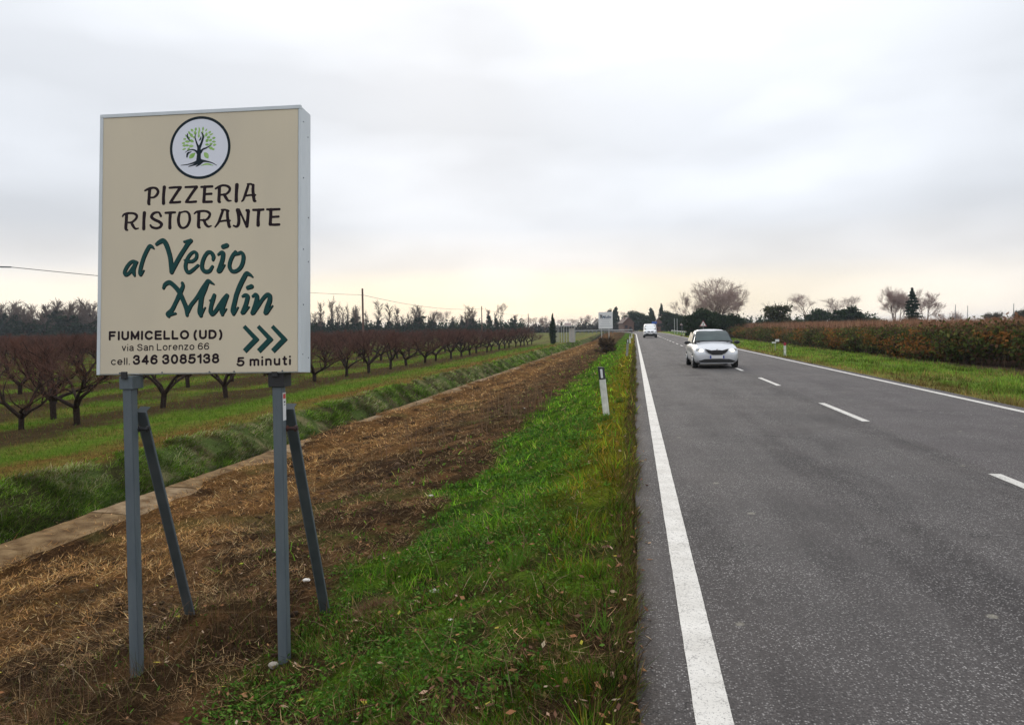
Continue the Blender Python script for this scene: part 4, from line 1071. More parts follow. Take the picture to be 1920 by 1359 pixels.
hedge_mass('undergrowth', 'low dark woods behind the reed bed right of the big bare tree', 1385, 1650, 591, 200, DARKG, [3, 3, 1.5], 60)
hedge_mass('undergrowth', 'thin low scrub behind the reeds at the far right', 1655, 1960, 606, 240, [(0.07, 0.065, 0.055), (0.04, 0.05, 0.035), (0.10, 0.085, 0.07)], [3, 2, 1.5], 50)

# --- lone cypress, shelter
plant(CYPRESS, 'cypress', 'slender dark cypress standing alone at the end of the orchard', 'tree', 1036, 590, 112, 5.0, sx=1.0)
# --- trees round the hamlet
plant(BLOB[0], 'evergreen_tree', 'round dark evergreen peeping over the far sign', 'tree', 1140, 579, 330, 6, sx=.55)
plant(BLOB[2], 'conifer_tree', 'pointed brownish conifer just right of the far sign', 'tree', 1154, 573, 300, 7, sx=.7)
plant(BARE[1], 'bare_tree', 'bare tree between pointed conifer and brick house', 'tree', 1171, 583, 305, 10, sx=.9)
plant(BLOB[1], 'evergreen_tree', 'dark bushy evergreen left of the road, above the brick house', 'tree', 1190, 583, 285, 6, sx=1.25)
plant(BLOB[0], 'evergreen_tree', 'dark evergreen above the white van', 'tree', 1208, 587, 280, 6, sx=1.3)
plant(BLOB[2], 'evergreen_tree', 'tall twin-topped dark evergreen right of the white van', 'tree', 1221, 575, 290, 7, sx=.75)
plant(CYPRESS, 'cypress', 'thin dark cypress above the pink house by the road', 'tree', 1240, 571, 262, 5.0, sx=1.2)
plant(BLOB[0], 'evergreen_tree', 'dark round tree right of the pink house', 'tree', 1256, 582, 225, 6, sx=1.25)
plant(BLOB[1], 'evergreen_tree', 'low dark tree between round tree and big bare tree', 'tree', 1275, 590, 190, 6, sx=.8)
# big bare tree and evergreens at its foot
plant(BIG, 'bare_tree', 'big spreading bare tree above the dark bushes beyond the silver car', 'tree', 1338, 521, 125, 11, sx=1.12)
plant(BARE[2], 'bare_tree', 'smaller bare tree leaning out left of the big spreading one', 'tree', 1296, 548, 128, 10, sx=1.0)
plant(BARE[0], 'bare_tree', 'smaller bare tree at the right side of the big spreading one', 'tree', 1384, 540, 130, 10, sx=.8)
for i, (xx, ty, s, lab) in enumerate([(1297, 584, .9, 'dark evergreen bush at the left foot of the big bare tree'), (1320, 578, 1.0, 'dark evergreen bush below the middle of the big bare tree'), (1346, 583, 1.0, 'dark evergreen bush right below the big bare tree, over the car roof'), (1372, 588, 1.1, 'broad dark bush at the right foot of the big bare tree')]):
    plant(BLOB[i % 2], 'evergreen_bush', lab, 'bush', xx, ty, 112 + i * 3, 6, 'evergreen bushes below the big bare tree', sx=1.0 * s)
# right hand trees
plant(OLIVE, 'leafy_tree', 'olive-toned leafy tree with ragged top behind the small white sign', 'tree', 1458, 572, 120, 5, sx=1.35)
plant(BARE[0], 'bare_tree', 'bare tree with fine crown right of the olive-toned tree', 'tree', 1512, 550, 170, 10, sx=1.25)
plant(BARE[1], 'bare_tree', 'bare tree with dark ivy below, left of the tall fan-shaped one', 'tree', 1580, 555, 160, 10, sx=1.35)
plant(BLOB[1], 'evergreen_bush', 'dark bush under the bare tree with fine crown', 'bush', 1537, 579, 158, 6, sx=1.2)
plant(BLOB[0], 'evergreen_bush', 'dark ivy mass under the second bare tree behind the reeds', 'bush', 1588, 573, 150, 6, sx=1.35)
plant(BLOB[1], 'evergreen_bush', 'small dark bush right of the ivy mass behind the reeds', 'bush', 1612, 584, 156, 6, sx=.7)
plant(bare_variant(61, 11, 11, 0.22, maxd=5, stems=5, ang=0.35, up=0.4), 'bare_tree', 'tall fan-shaped bare tree left behind the dark conifer', 'tree', 1682, 537, 135, 11, sx=.8)
plant(BARE[3], 'bare_tree', 'tall bare tree standing right behind the dark conifer', 'tree', 1738, 545, 138, 10, sx=1.2)
plant(CON, 'conifer_tree', 'dark green conifer in front of the tall bare trees at right', 'tree', 1710, 540, 122, 7.0, sx=.9)
plant(BARE[2], 'bare_tree', 'small low bare tree right of the dark conifer', 'tree', 1775, 582, 150, 10, sx=1.3)
plant(GREYB, 'grey_thicket', 'grey-green thicket behind the reeds between the thin poles', 'thicket', 1862, 587, 150, 4, sx=.9)
plant(GREYB, 'grey_thicket', 'grey thicket at the right edge of the photo behind the hedge', 'thicket', 1915, 582, 120, 4, sx=.7)
# dry bush by the far sign
p = px(1137, 655, 62); t = thing('dry_bush', 'brown dry bush at the foot of the far white sign', 'bush', (p.x, p.y, float(terr(np.array([p.x]), np.array([p.y]))[0]) - .05)); t.scale = (1.15, 1.15, 0.95)
for nme, me in zip(('trunk', 'crown'), BROWNB): ob(nme, me, t)

# ------------------------------------------------------------------ the big sign
SB = thing('billboard', 'large beige restaurant billboard on two grey steel posts beside the ditch', 'billboard', (-2.8, 4.7, -0.6))
inv = Matrix.Translation((2.8, -4.7, 0.6))
W_, H_, T_ = 1.4144, 1.7733, 0.1821
ca, sa = math.cos(0.0602), math.sin(0.0602); bx_ = -0.0683; cc_ = -0.004
Rz = Matrix.Rotation(0.0602, 4, 'Z'); Rx = Matrix.Rotation(bx_, 4, 'X'); Ry = Matrix.Rotation(cc_, 4, 'Y')
MX = Matrix.Translation((-2.1623, 4.6639, 1.3322)) @ Rz @ Rx @ Ry    # local: x right (0 at right edge), y back, z up
def sgn(o):
    o.parent = SB; o.matrix_local = inv @ MX; return o
fr = 0.018
case = MB(); case.box(-W_, 0, 0.004, T_, 0, H_); sgn(case.obj('cabinet', M['alu'], None, bevel=0.003))
face = MB(); face.box(-W_ + fr, -fr, -0.001, 0.0035, fr * 0.4, H_ - fr); face_o = sgn(face.obj('face_panel', M['beige'], None))
top = MB(); top.box(-W_ - 0.002, 0.002, -0.006, 0.02, H_ - 0.022, H_ + 0.004); sgn(top.obj('top_trim', M['alu'], None, bevel=0.002))
lf = MB(); lf.box(-W_ - 0.002, -W_ + 0.022, -0.006, 0.02, 0.0, H_ - 0.0225); sgn(lf.obj('side_trim', M['alu'], None, bevel=0.002))
rt = MB(); rt.box(-0.014, 0.002, -0.006, 0.02, 0.0, H_ - 0.0225); sgn(rt.obj('side_trim', M['alu'], None, bevel=0.002))
for (yy0, zz0) in [(0.04, 0.12), (0.14, 0.1), (0.05, 0.45), (0.14, 0.75), (0.05, 0.82), (0.14, 1.05), (0.05, 1.3), (0.13, 1.6), (0.05, 1.68)]:
    s_ = MB(); s_.lathe([(0.0045, 0.0), (0.004, 0.003)], 8, 'x', (0.0, yy0, zz0)); sgn(s_.obj('rivet', M['galv'], None))
for xx0 in (-1.25, -0.95, -0.62, -0.45, -0.12):
    s_ = MB(); s_.lathe([(0.005, -0.008), (0.005, -0.003)], 8, 'y', (xx0, 0, 0.012)); sgn(s_.obj('rivet', M['galv'], None))

MXi = MX.inverted(); C0 = Vector((0, 0, CAM_H))
o_l = MXi @ C0
def to_face(pxx, pyy, off=0.0):
    v = camR * ((pxx - CXP) / F_PX) + camU * (-(pyy - CYP) / F_PX) + fwd
    d_l = MXi.to_3x3() @ v
    t_ = (-off - o_l.y) / d_l.y
    q = o_l + d_l * t_
    return q.x, q.z
def crmspline(P, sub=6):
    P = [np.array(p, float) for p in P]
    if len(P) < 3: 
        return [P[0] + (P[-1] - P[0]) * t for t in np.linspace(0, 1, sub)]
    Q = [2 * P[0] - P[1]] + P + [2 * P[-1] - P[-2]]; out_ = []
    for i in range(1, len(Q) - 2):
        for t in np.linspace(0, 1, sub, endpoint=False):
            a, b_, c, d = Q[i - 1], Q[i], Q[i + 1], Q[i + 2]
            out_.append(0.5 * ((2 * b_) + (-a + c) * t + (2 * a - 5 * b_ + 4 * c - d) * t * t + (-a + 3 * b_ - 3 * c + d) * t ** 3))
    out_.append(P[-1]); return out_
def strokes_mesh(name, strokes, mat, off, cell=0.0028, grow_=0.0, shift=(0, 0)):
    """union of variable-width strokes (face coords x,z,radius) -> flat mesh by marching squares"""
    caps = []
    for st in strokes:
        S = crmspline(st) 
        for i in range(len(S) - 1): caps.append((S[i], S[i + 1]))
    A = np.array([c[0] for c in caps]); B = np.array([c[1] for c in caps]); A[:, 2] += grow_; B[:, 2] += grow_
    A[:, 0] += shift[0]; B[:, 0] += shift[0]; A[:, 1] += shift[1]; B[:, 1] += shift[1]
    x0, x1 = min(A[:, 0].min(), B[:, 0].min()) - 0.04, max(A[:, 0].max(), B[:, 0].max()) + 0.04
    z0, z1 = min(A[:, 1].min(), B[:, 1].min()) - 0.04, max(A[:, 1].max(), B[:, 1].max()) + 0.04
    nx_, nz_ = int((x1 - x0) / cell) + 2, int((z1 - z0) / cell) + 2
    D = np.full((nz_, nx_), 1.0)
    for (ax, az, ar), (bx2, bz, br_) in zip(A, B):
        m_ = max(ar, br_) + 3 * cell
        i0 = max(0, int((min(ax, bx2) - m_ - x0) / cell)); i1 = min(nx_, int((max(ax, bx2) + m_ - x0) / cell) + 2)
        j0 = max(0, int((min(az, bz) - m_ - z0) / cell)); j1 = min(nz_, int((max(az, bz) + m_ - z0) / cell) + 2)
        X, Z = np.meshgrid(x0 + np.arange(i0, i1) * cell, z0 + np.arange(j0, j1) * cell)
        dx, dz = bx2 - ax, bz - az; L2 = dx * dx + dz * dz + 1e-12
        t = np.clip(((X - ax) * dx + (Z - az) * dz) / L2, 0, 1)
        d = np.hypot(X - ax - t * dx, Z - az - t * dz) - (ar + (br_ - ar) * t)
        D[j0:j1, i0:i1] = np.minimum(D[j0:j1, i0:i1], d)
    V = []; Fc = []; cache = {}
    def vid(p):
        k_ = (round(p[0], 6), round(p[1], 6))
        if k_ not in cache: cache[k_] = len(V); V.append((p[0], -off, p[1]))
        return cache[k_]
    ins = D < 0
    for j in range(nz_ - 1):
        i = 0
        while i < nx_ - 1:
            q = (ins[j, i], ins[j, i + 1], ins[j + 1, i + 1], ins[j + 1, i])
            if all(q):
                i2 = i
                while i2 + 1 < nx_ - 1 and ins[j, i2 + 2] and ins[j + 1, i2 + 2]: i2 += 1
                a_, b_, c_, d_ = x0 + i * cell, x0 + (i2 + 1) * cell, z0 + j * cell, z0 + (j + 1) * cell
                Fc.append([vid((a_, c_)), vid((b_, c_)), vid((b_, d_)), vid((a_, d_))]); i = i2 + 1; continue
            if any(q):
                cs = [(x0 + i * cell, z0 + j * cell, D[j, i]), (x0 + (i + 1) * cell, z0 + j * cell, D[j, i + 1]), (x0 + (i + 1) * cell, z0 + (j + 1) * cell, D[j + 1, i + 1]), (x0 + i * cell, z0 + (j + 1) * cell, D[j + 1, i])]
                poly = []
                for k_ in range(4):
                    a_, b_ = cs[k_], cs[(k_ + 1) % 4]
                    if a_[2] < 0: poly.append((a_[0], a_[1]))
                    if (a_[2] < 0) != (b_[2] < 0):
                        t = a_[2] / (a_[2] - b_[2]); poly.append((a_[0] + (b_[0] - a_[0]) * t, a_[1] + (b_[1] - a_[1]) * t))
                ids = []
                for p_ in poly:
                    v_ = vid(p_)
                    if v_ not in ids: ids.append(v_)
                if len(ids) >= 3: Fc.append(ids)
            i += 1
    me = bpy.data.meshes.new(name); me.from_pydata(V, [], Fc); me.update(); me.materials.append(mat)
    return me
PXM = (Vector(to_face(400, 400)) - Vector(to_face(401, 400))).length     # metres on the face per photo pixel
def conv(strokes, ox, oy, sc, wk=1.0):
    out_ = []
    for st in strokes:
        out_.append([(*to_face(ox + x / sc, oy + y / sc), w2 / sc * PXM / 2 * wk) for x, y, w2 in st])
    return out_
def on_face(me, name):
    o = bpy.data.objects.new(name, me); link(o, face_o); return o
A_ = [  # PIZZ / RISTO
 [(625,272,45),(690,240,58),(760,216,60),(830,210,52),(890,235,62),(920,300,66),(890,370,66),(830,420,50),(760,430,42)],
 [(735,240,76),(722,340,74),(716,440,74),(710,555,78),(732,585,40)],
 [(1060,198,84),(1050,300,74),(1042,420,74),(1043,560,80)],
 [(1178,210,50),(1280,202,56),(1430,196,56)],[(1420,208,72),(1330,335,70),(1205,530,70)],[(1188,545,50),(1300,538,58),(1415,528,58)],
 [(1535,196,50),(1680,190,56),(1790,183,56)],[(1785,195,72),(1692,320,70),(1565,510,70)],[(1545,530,50),(1650,530,56),(1772,520,58)],
 [(120,852,35),(150,812,50),(230,785,55),(330,780,50),(410,802,60),(443,855,62),(400,930,58),(320,985,48),(240,990,40)],
 [(210,810,74),(205,950,74),(195,1125,72),(235,1162,35)],[(320,990,62),(360,1070,66),(410,1130,48),(475,1120,32)],
 [(612,775,84),(600,950,74),(598,1130,80)],
 [(983,845,58),(962,800,52),(940,765,45),(880,762,50),(810,792,66),(772,860,72),(830,920,68),(940,972,68),(998,1030,72),(960,1095,62),(880,1118,58),(790,1098,56),(745,1050,45)],
 [(1085,772,50),(1190,768,58),(1302,762,50)],[(1195,780,76),(1185,950,72),(1185,1110,80)],
 [(1405,770,60),(1378,900,72),(1388,1020,72),(1430,1095,60),(1500,1110,52),(1580,1060,62),(1630,940,66),(1622,820,62),(1580,757,50),(1520,742,42),(1430,765,40)]]
B_ = [ # ERIA / RANTE
 [(85,180,48),(200,174,56),(318,168,54)],[(160,180,72),(150,330,68),(140,485,72)],[(155,332,50),(300,324,52)],[(130,498,52),(220,495,56),(308,492,54)],
 [(388,215,42),(450,180,52),(520,150,50),(590,148,48),(655,170,56),(690,215,58),(668,280,56),(600,335,48),(500,345,42)],[(470,180,72),(465,330,70),(460,475,70),(490,503,36)],[(570,340,60),(610,410,66),(655,468,50),(718,470,28)],
 [(840,138,84),(830,300,72),(825,475,78)],
 [(1085,132,56),(1050,240,62),(1010,360,58),(975,450,50),(942,485,30)],[(1065,118,36),(1130,118,42),(1195,145,46)],[(1185,142,62),(1180,250,66),(1190,350,70),(1208,465,66),(1245,480,28)],[(1040,365,42),(1120,352,44),(1230,350,42)],
 [(-61,743,34),(-10,706,48),(90,690,48),(170,690,48),(235,712,56),(268,757,58),(240,830,56),(170,880,48),(80,880,40)],[(35,720,70),(30,870,70),(28,1010,72),(60,1043,35)],[(140,880,60),(180,970,62),(235,1018,48),(298,1002,28)],
 [(545,672,58),(500,800,62),(450,930,56),(378,1028,34)],[(515,662,38),(590,662,42),(665,688,44)],[(640,682,62),(640,800,66),(655,900,70),(678,1015,64),(708,1020,28)],[(480,910,40),(590,892,44),(693,892,42)],
 [(850,665,74),(872,760,72),(882,880,72),(870,975,70),(830,1020,50),(770,998,38)],[(880,660,56),(950,800,44),(1030,980,50)],[(1045,672,56),(1085,700,72)],[(1082,680,70),(1070,850,72),(1052,1010,74)],
 [(1185,665,50),(1290,665,56),(1400,658,54)],[(1305,670,72),(1290,850,70),(1290,985,80)],
 [(1480,655,48),(1600,656,56),(1740,650,52)],[(1560,660,72),(1555,820,70),(1545,968,72)],[(1565,815,48),(1720,806,52)],[(1535,975,50),(1640,978,56),(1735,974,54)]]
st_ = conv(A_, 220, 335, 12.0, 0.97) + conv(B_, 370, 335, 11.294, 0.97)
on_face(strokes_mesh('heading_lettering', st_, M['ink'], 0.0016), 'heading_lettering')
Cc = [ # al V
 [(540,760,70),(430,735,80),(330,800,88),(240,930,92),(195,1050,85),(240,1110,85),(340,1040,90),(440,900,90),(520,780,80)],[(510,780,100),(450,930,110),(450,1050,100),(475,1130,55)],
 [(1015,385,25),(950,325,80),(890,318,92),(820,430,100),(740,600,100),(680,780,100),(638,950,100),(625,1070,90),(655,1110,55),(735,985,30)],
 [(1085,260,80),(1160,205,105),(1270,165,120),(1350,270,125),(1415,450,118),(1465,650,118),(1487,850,118),(1500,1030,110)]]
Dd = [ [(-95,880,80),(-20,720,96),(90,520,96),(210,330,92),(290,205,100),(350,145,95)],[(190,168,40),(300,150,72)],
 [(300,640,68),(400,630,70),(480,560,70),(490,455,70),(430,410,62),(340,470,72),(260,600,80),(225,750,85),(255,870,80),(325,895,80),(430,820,70),(525,735,60)],[(195,608,26),(250,605,36)],
 [(885,600,60),(895,520,86),(845,430,80),(760,425,80),(680,530,82),(628,680,86),(628,810,90),(700,880,88),(800,868,80),(872,760,62)],
 [(1010,475,44),(1080,425,70),(1125,450,96),(1110,600,96),(1050,780,96),(1015,870,80),(1070,860,66),(1170,722,28)],[(1130,285,98),(1215,255,98)],
 [(1425,405,60),(1365,490,80),(1305,620,82),(1280,760,82),(1335,865,80),(1435,872,80),(1545,785,85),(1605,640,88),(1612,500,84),(1565,425,70),(1500,445,70),(1400,470,66)]]
Ee = [ [(235,425,70),(280,330,98),(390,275,108),(500,345,108),(620,480,115),(700,620,115),(780,800,108),(850,980,115),(865,1150,80)],
 [(738,290,70),(755,380,88),(695,520,106),(625,680,106),(545,850,98),(455,1020,106),(350,1120,106),(380,1190,60)],[(400,1140,80),(560,1105,50)],
 [(885,1050,106),(975,880,96),(1115,700,88),(1275,450,98),(1395,290,115),(1440,235,88),(1520,280,62),(1588,322,28)],
 [(1400,290,110),(1325,450,150),(1255,650,132),(1232,850,122),(1212,1050,132),(1235,1160,96)],[(1250,1120,76),(1355,945,28)]]
Ff = [ [(150,690,80),(115,800,96),(75,950,88),(62,1080,96),(105,1150,80),(195,1055,88),(295,900,88),(395,760,88),(455,690,80)],[(35,818,28),(105,795,52)],
 [(455,700,96),(385,870,112),(332,1050,106),(345,1150,78)],[(365,1120,60),(447,1020,28)],
 [(1082,245,28),(1010,186,70),(930,165,96),(855,290,106),(775,450,106),(695,650,102),(645,850,102),(602,1050,106),(615,1140,78)],[(635,1110,78),(730,980,28)],
 [(832,718,42),(900,686,78),(955,720,96),(933,850,96),(882,1000,96),(832,1110,86)],[(865,1110,70),(995,970,28)],[(965,505,88),(1052,475,98)],
 [(1082,716,50),(1150,668,70),(1185,730,96),(1162,880,106),(1112,1020,96),(1072,1120,86)],[(1112,1125,52),(1215,950,78),(1325,780,78),(1425,680,88),(1492,700,96),(1492,820,106),(1432,980,106),(1392,1110,96)],[(1425,1120,60),(1565,942,28)]]
brush = conv(Cc, 220, 440, 14.769) + conv(Dd, 330, 440, 12.8) + conv(Ee, 290, 510, 14.308) + conv(Ff, 390, 500, 12.943)
on_face(strokes_mesh('brush_lettering_shadow', brush, M['shadow_ink'], 0.0014, grow_=0.0012, shift=(0.0042, -0.0048)), 'brush_lettering_shadow')
on_face(strokes_mesh('brush_lettering', brush, M['green_ink'], 0.0020), 'brush_lettering')
# chevrons
def flat_poly(name, pts, mat, off, sh=(0, 0)):
    V = [(x + sh[0], -off, z + sh[1]) for x, z in pts]
    me = bpy.data.meshes.new(name); me.from_pydata(V, [], [list(range(len(V)))]); me.update(); me.materials.append(mat)
    return on_face(me, name)
for k in range(3):
    dx = k * 359
    P_ = [(205,260),(275,190),(600,520),(625,560),(600,590),(290,900),(210,815),(465,548)]
    P_ = [(x + dx, y) for x, y in P_]
    pf = [to_face(440 + x / 13.59, 595 + y / 13.59) for x, y in P_]
    # split in two convex-ish halves to keep the fill clean
    flat_poly('chevron_shadow', [pf[0], pf[1], pf[2], pf[3], pf[4], pf[5], pf[6], pf[7]], M['shadow_ink'], 0.0013, (0.0035, -0.0045))
    flat_poly('chevron', pf, M['green_ink'], 0.0019)
# printed lines: plain sans letters drawn as strokes (cap height 1)
def arc(cx, cz, rx, rz, a0, a1, n=12): return [(cx + rx * math.cos(R(a0 + (a1 - a0) * k / n)), cz + rz * math.sin(R(a0 + (a1 - a0) * k / n))) for k in range(n + 1)]
XH = 0.73
GL = {
 'F': (.60, [[(0, 0), (0, 1)], [(0, 1), (.56, 1)], [(0, .52), (.48, .52)]]), 'I': (.0, [[(0, 0), (0, 1)]]),
 'U': (.62, [[(0, 1), (0, .34)] , arc(.31, .34, .31, .34, 180, 360), [(.62, .34), (.62, 1)]]),
 'M': (.74, [[(0, 0), (0, 1)], [(0, 1), (.37, .12)], [(.37, .12), (.74, 1)], [(.74, 1), (.74, 0)]]),
 'C': (.70, [arc(.38, .5, .38, .5, 40, 320, 20)]), 'E': (.56, [[(0, 0), (0, 1)], [(0, 1), (.56, 1)], [(0, .52), (.52, .52)], [(0, 0), (.58, 0)]]),
 'L': (.50, [[(0, 1), (0, 0)], [(0, 0), (.52, 0)]]), 'O': (.78, [arc(.39, .5, .39, .5, 0, 360, 26)]),
 '(': (.20, [arc(.42, .42, .42, .78, 130, 230)]), ')': (.20, [arc(-.2, .42, .42, .78, 50, -50)]),
 'D': (.66, [[(0, 0), (0, 1)], [(0, 1), (.28, 1)], arc(.28, .5, .38, .5, 90, -90), [(.28, 0), (0, 0)]]),
 'v': (.44, [[(0, XH), (.22, 0)], [(.22, 0), (.44, XH)]]), 'i': (.0, [[(0, 0), (0, .62)], [(0, 1.02), (0, 1.03)]]), 'l': (.0, [[(0, 0), (0, 1)]]),
 'a': (.46, [arc(.22, XH - .22, .22, .22, 150, 0), [(.44, XH - .22), (.44, .12)], [(.44, .12), (.48, 0)], [(.44, .42), (.2, .38)], arc(.2, .19, .2, .19, 90, 270), [(.2, 0), (.34, .04), (.44, .18)]]),
 'S': (.60, [[(.58, .76), (.50, .94), (.30, 1.0), (.10, .92), (.05, .74), (.15, .60), (.45, .46), (.60, .32), (.58, .12), (.34, 0), (.10, .06), (0, .26)]]),
 'n': (.44, [[(0, 0), (0, XH)], arc(.22, XH - .22, .22, .22, 180, 0), [(.44, XH - .22), (.44, 0)]]), 'o': (.52, [arc(.26, XH / 2, .26, XH / 2, 0, 360, 20)]),
 'r': (.26, [[(0, 0), (0, XH)], [(0, XH - .25), (.1, XH - .06), (.26, XH)]]), 'e': (.50, [[(.02, XH / 2), (.49, XH / 2)], arc(.25, XH / 2, .25, XH / 2, 0, 315, 18)]),
 'z': (.42, [[(0, XH), (.42, XH)], [(.42, XH), (0, 0)], [(0, 0), (.42, 0)]]), 'c': (.46, [arc(.26, XH / 2, .26, XH / 2, 45, 315, 16)]), '.': (.0, [[(0, 0), (0, .02)]]),
 '6': (.54, [arc(.27, .30, .27, .30, 0, 360, 18), [(.51, .84), (.40, .98), (.22, .97), (.06, .78), (0, .5), (0, .3)]]),
 '3': (.54, [[(.02, .78), (.12, .96), (.28, 1), (.46, .92), (.48, .70), (.38, .57), (.24, .54)], [(.24, .54), (.44, .50), (.54, .32), (.46, .08), (.26, 0), (.08, .06), (0, .26)]]),
 '4': (.56, [[(.42, 0), (.42, 1)], [(.42, 1), (0, .26)], [(0, .26), (.56, .26)]]), '0': (.54, [arc(.27, .5, .27, .5, 0, 360, 22)]),
 '8': (.54, [arc(.27, .77, .22, .23, 0, 360, 16), arc(.27, .28, .27, .28, 0, 360, 18)]), '5': (.54, [[(.50, 1), (.08, 1)], [(.08, 1), (.03, .50)], [(.03, .50), (.26, .63), (.50, .52), (.54, .30), (.44, .06), (.24, 0), (.06, .05), (-.04, .18)]]),
 '1': (.24, [[(.24, 0), (.24, 1)], [(.24, .98), (.14, .84), (0, .76)]]),
 'm': (.74, [[(0, 0), (0, XH)], arc(.185, XH - .185, .185, .185, 180, 0), [(.37, XH - .185), (.37, 0)], arc(.555, XH - .185, .185, .185, 180, 0), [(.74, XH - .185), (.74, 0)]]),
 'u': (.44, [[(0, XH), (0, .22)], arc(.22, .22, .22, .22, 180, 360), [(.44, 0), (.44, XH)]]), 't': (.26, [[(.12, 1), (.12, .14)], [(.12, .14), (.16, .01), (.28, 0)], [(0, XH), (.27, XH)]])}
def text_face(body, name, mat, x0, x1, ybase, ytop, w, gap, yb2=None, off=0.0017):
    """stroke lettering fitted between photo x0..x1, stroke width w (cap height 1)"""
    xx = w / 2; sts = []
    for ch in body:
        if ch == ' ': xx += .30; continue
        wd_, ss = GL[ch]
        for st in ss: sts.append([(xx + a, b_) for a, b_ in st])
        xx += wd_ + w + gap
    tot = xx - gap - w / 2
    yb2 = ybase if yb2 is None else yb2
    a, b_ = Vector(to_face(x0, ybase)), Vector(to_face(x1, yb2)); c = Vector(to_face(x0, ytop)); hh = (c - a).length
    ux = (b_ - a); out_ = []
    for st in sts:
        o_ = []
        for (u, v) in st:
            vv = w / 2 + v * (1 - w)
            o_.append((a.x + ux.x * u / tot, a.y + ux.y * u / tot + vv * hh, w * hh / 2))
        out_.append(o_)
    return on_face(strokes_mesh(name, out_, mat, off, cell=0.0016), name)
text_face('FIUMICELLO (UD)', 'town_lettering', M['ink'], 204, 417, 638.5, 621, .24, .16, 635.5)
text_face('via San Lorenzo 66', 'address_lettering', M['ink'], 228.5, 392.5, 658.5, 645.5, .15, .13, 655.5)
text_face('cell.', 'phone_prefix_lettering', M['ink'], 208, 244, 684.5, 671, .16, .13, 684)
text_face('346 3085138', 'phone_lettering', M['ink'], 249, 411.5, 684, 665.5, .22, .12, 681)
text_face('5 minuti', 'distance_lettering', M['ink'], 444, 546, 687, 669.5, .22, .15, 684.5)
# emblem
cx0, cz0 = to_face(375.4, 277.2); rad = 57.3 * PXM
def disc(name, mat, r0, r1, off, n=72):
    V = []; Fc = []
    for k in range(n):
        a = 2 * PI * k / n; V.append((cx0 + r0 * math.cos(a), -off, cz0 + r0 * math.sin(a)))
    if r1:
        for k in range(n):
            a = 2 * PI * k / n; V.append((cx0 + r1 * math.cos(a), -off, cz0 + r1 * math.sin(a)))
        Fc = [(k, (k + 1) % n, n + (k + 1) % n, n + k) for k in range(n)]
    else: Fc = [tuple(range(n))]
    me = bpy.data.meshes.new(name); me.from_pydata(V, [], Fc); me.update(); me.materials.append(mat); return on_face(me, name)
disc('emblem_disc', M['white_film'], rad * 0.95, 0, 0.0014)
disc('emblem_ring', M['ink2'], rad, rad * 0.915, 0.0020)
Tt = [[(665,935,100),(660,880,75),(665,800,66),(665,720,60),(665,690,50)],[(655,700,40),(622,610,26),(600,530,18),(606,470,10)],[(678,690,46),(715,600,36),(735,520,32),(725,470,24),(706,440,12)],
 [(690,780,46),(730,730,30),(790,705,24),(875,655,10)],[(650,800,44),(610,755,30),(550,735,20),(480,750,14),(432,782,8)],[(470,465,14),(470,520,26),(512,588,12)],[(460,858,24),(475,800,34),(535,770,10)],[(700,515,10),(690,555,26),(668,580,10)],
 [(665,925,70),(590,955,32),(480,985,18),(360,1000,8)],[(675,935,60),(600,985,32),(490,1020,12)],[(720,935,46),(670,985,32),(615,1020,14)],[(690,920,50),(800,935,26),(890,960,16),(970,1002,6)]]
on_face(strokes_mesh('emblem_tree_trunk', conv(Tt, 300, 200, 9.0625), M['ink2'], 0.0024, cell=0.0015), 'emblem_tree_trunk')
rr = random.Random(12); Lf = []
ctr = (668, 640)
for ring, nk in ((265, 26), (205, 19), (145, 11)):
    for k in range(nk):
        a = 2 * PI * (k + rr.uniform(-.2, .2)) / nk + ring
        x, y = ctr[0] + math.cos(a) * ring * rr.uniform(.93, 1.04), ctr[1] - math.sin(a) * ring * rr.uniform(.93, 1.04)
        if math.sin(a) < -0.35 and abs(math.cos(a)) < 0.85: continue
        ln = rr.uniform(26, 42); wd_ = rr.uniform(30, 50) * (0.8 if ring > 240 else 1.0)
        th = a + rr.uniform(-.4, .4); ux, uy = math.cos(th), -math.sin(th)
        Lf.append([(x - ux * ln, y - uy * ln, 5), (x, y, wd_), (x + ux * ln, y + uy * ln, 4)])
Lf += [[(500,880,8),(545,840,72),(600,790,8)],[(755,785,8),(790,830,74),(820,880,10)],[(700,1005,8),(800,978,30),(905,1002,8)]]
on_face(strokes_mesh('emblem_leaves', conv(Lf, 300, 200, 9.0625), M['leaf_ink'], 0.0020, cell=0.0015), 'emblem_leaves')

# posts
PW = 0.065
yawS = 0.0602
def post(fx, fy, zt, nm_='post', flange=None):
    o = MB().box(-PW / 2, PW / 2, 0, PW, -1.15, zt).obj(nm_, M['galv'], SB, bevel=0.004, seg=2)
    o.matrix_local = inv @ Matrix.Translation((fx, fy, 0)) @ Matrix.Rotation(yawS, 4, 'Z')
    return o
zb = 1.3322
pL, pR = px(251, 1240, 5.0), px(530, 1240, 5.0)
post(pL.x, pL.y, 1.235); post(pR.x, pR.y, 1.235)
for (p, mt, hh, ex) in ((pL, 'galv', 0.085, 0.014), (pR, 'blackm', 0.10, 0.022)):
    f_ = MB().box(-PW / 2 - ex, PW / 2 + ex, -0.012, PW + 0.05, 1.235, 1.235 + hh).obj('mounting_bracket', M[mt], SB, bevel=0.003)
    f_.matrix_local = inv @ Matrix.Translation(p.to_2d().to_3d()) @ Matrix.Rotation(yawS, 4, 'Z')
    c_ = MB().box(-PW * .35, PW * .28, -0.03, -0.014, 1.305, 1.352).obj('clip', M['blackm'], SB, bevel=0.002)
    c_.matrix_local = inv @ Matrix.Translation(p.to_2d().to_3d()) @ Matrix.Rotation(yawS, 4, 'Z')
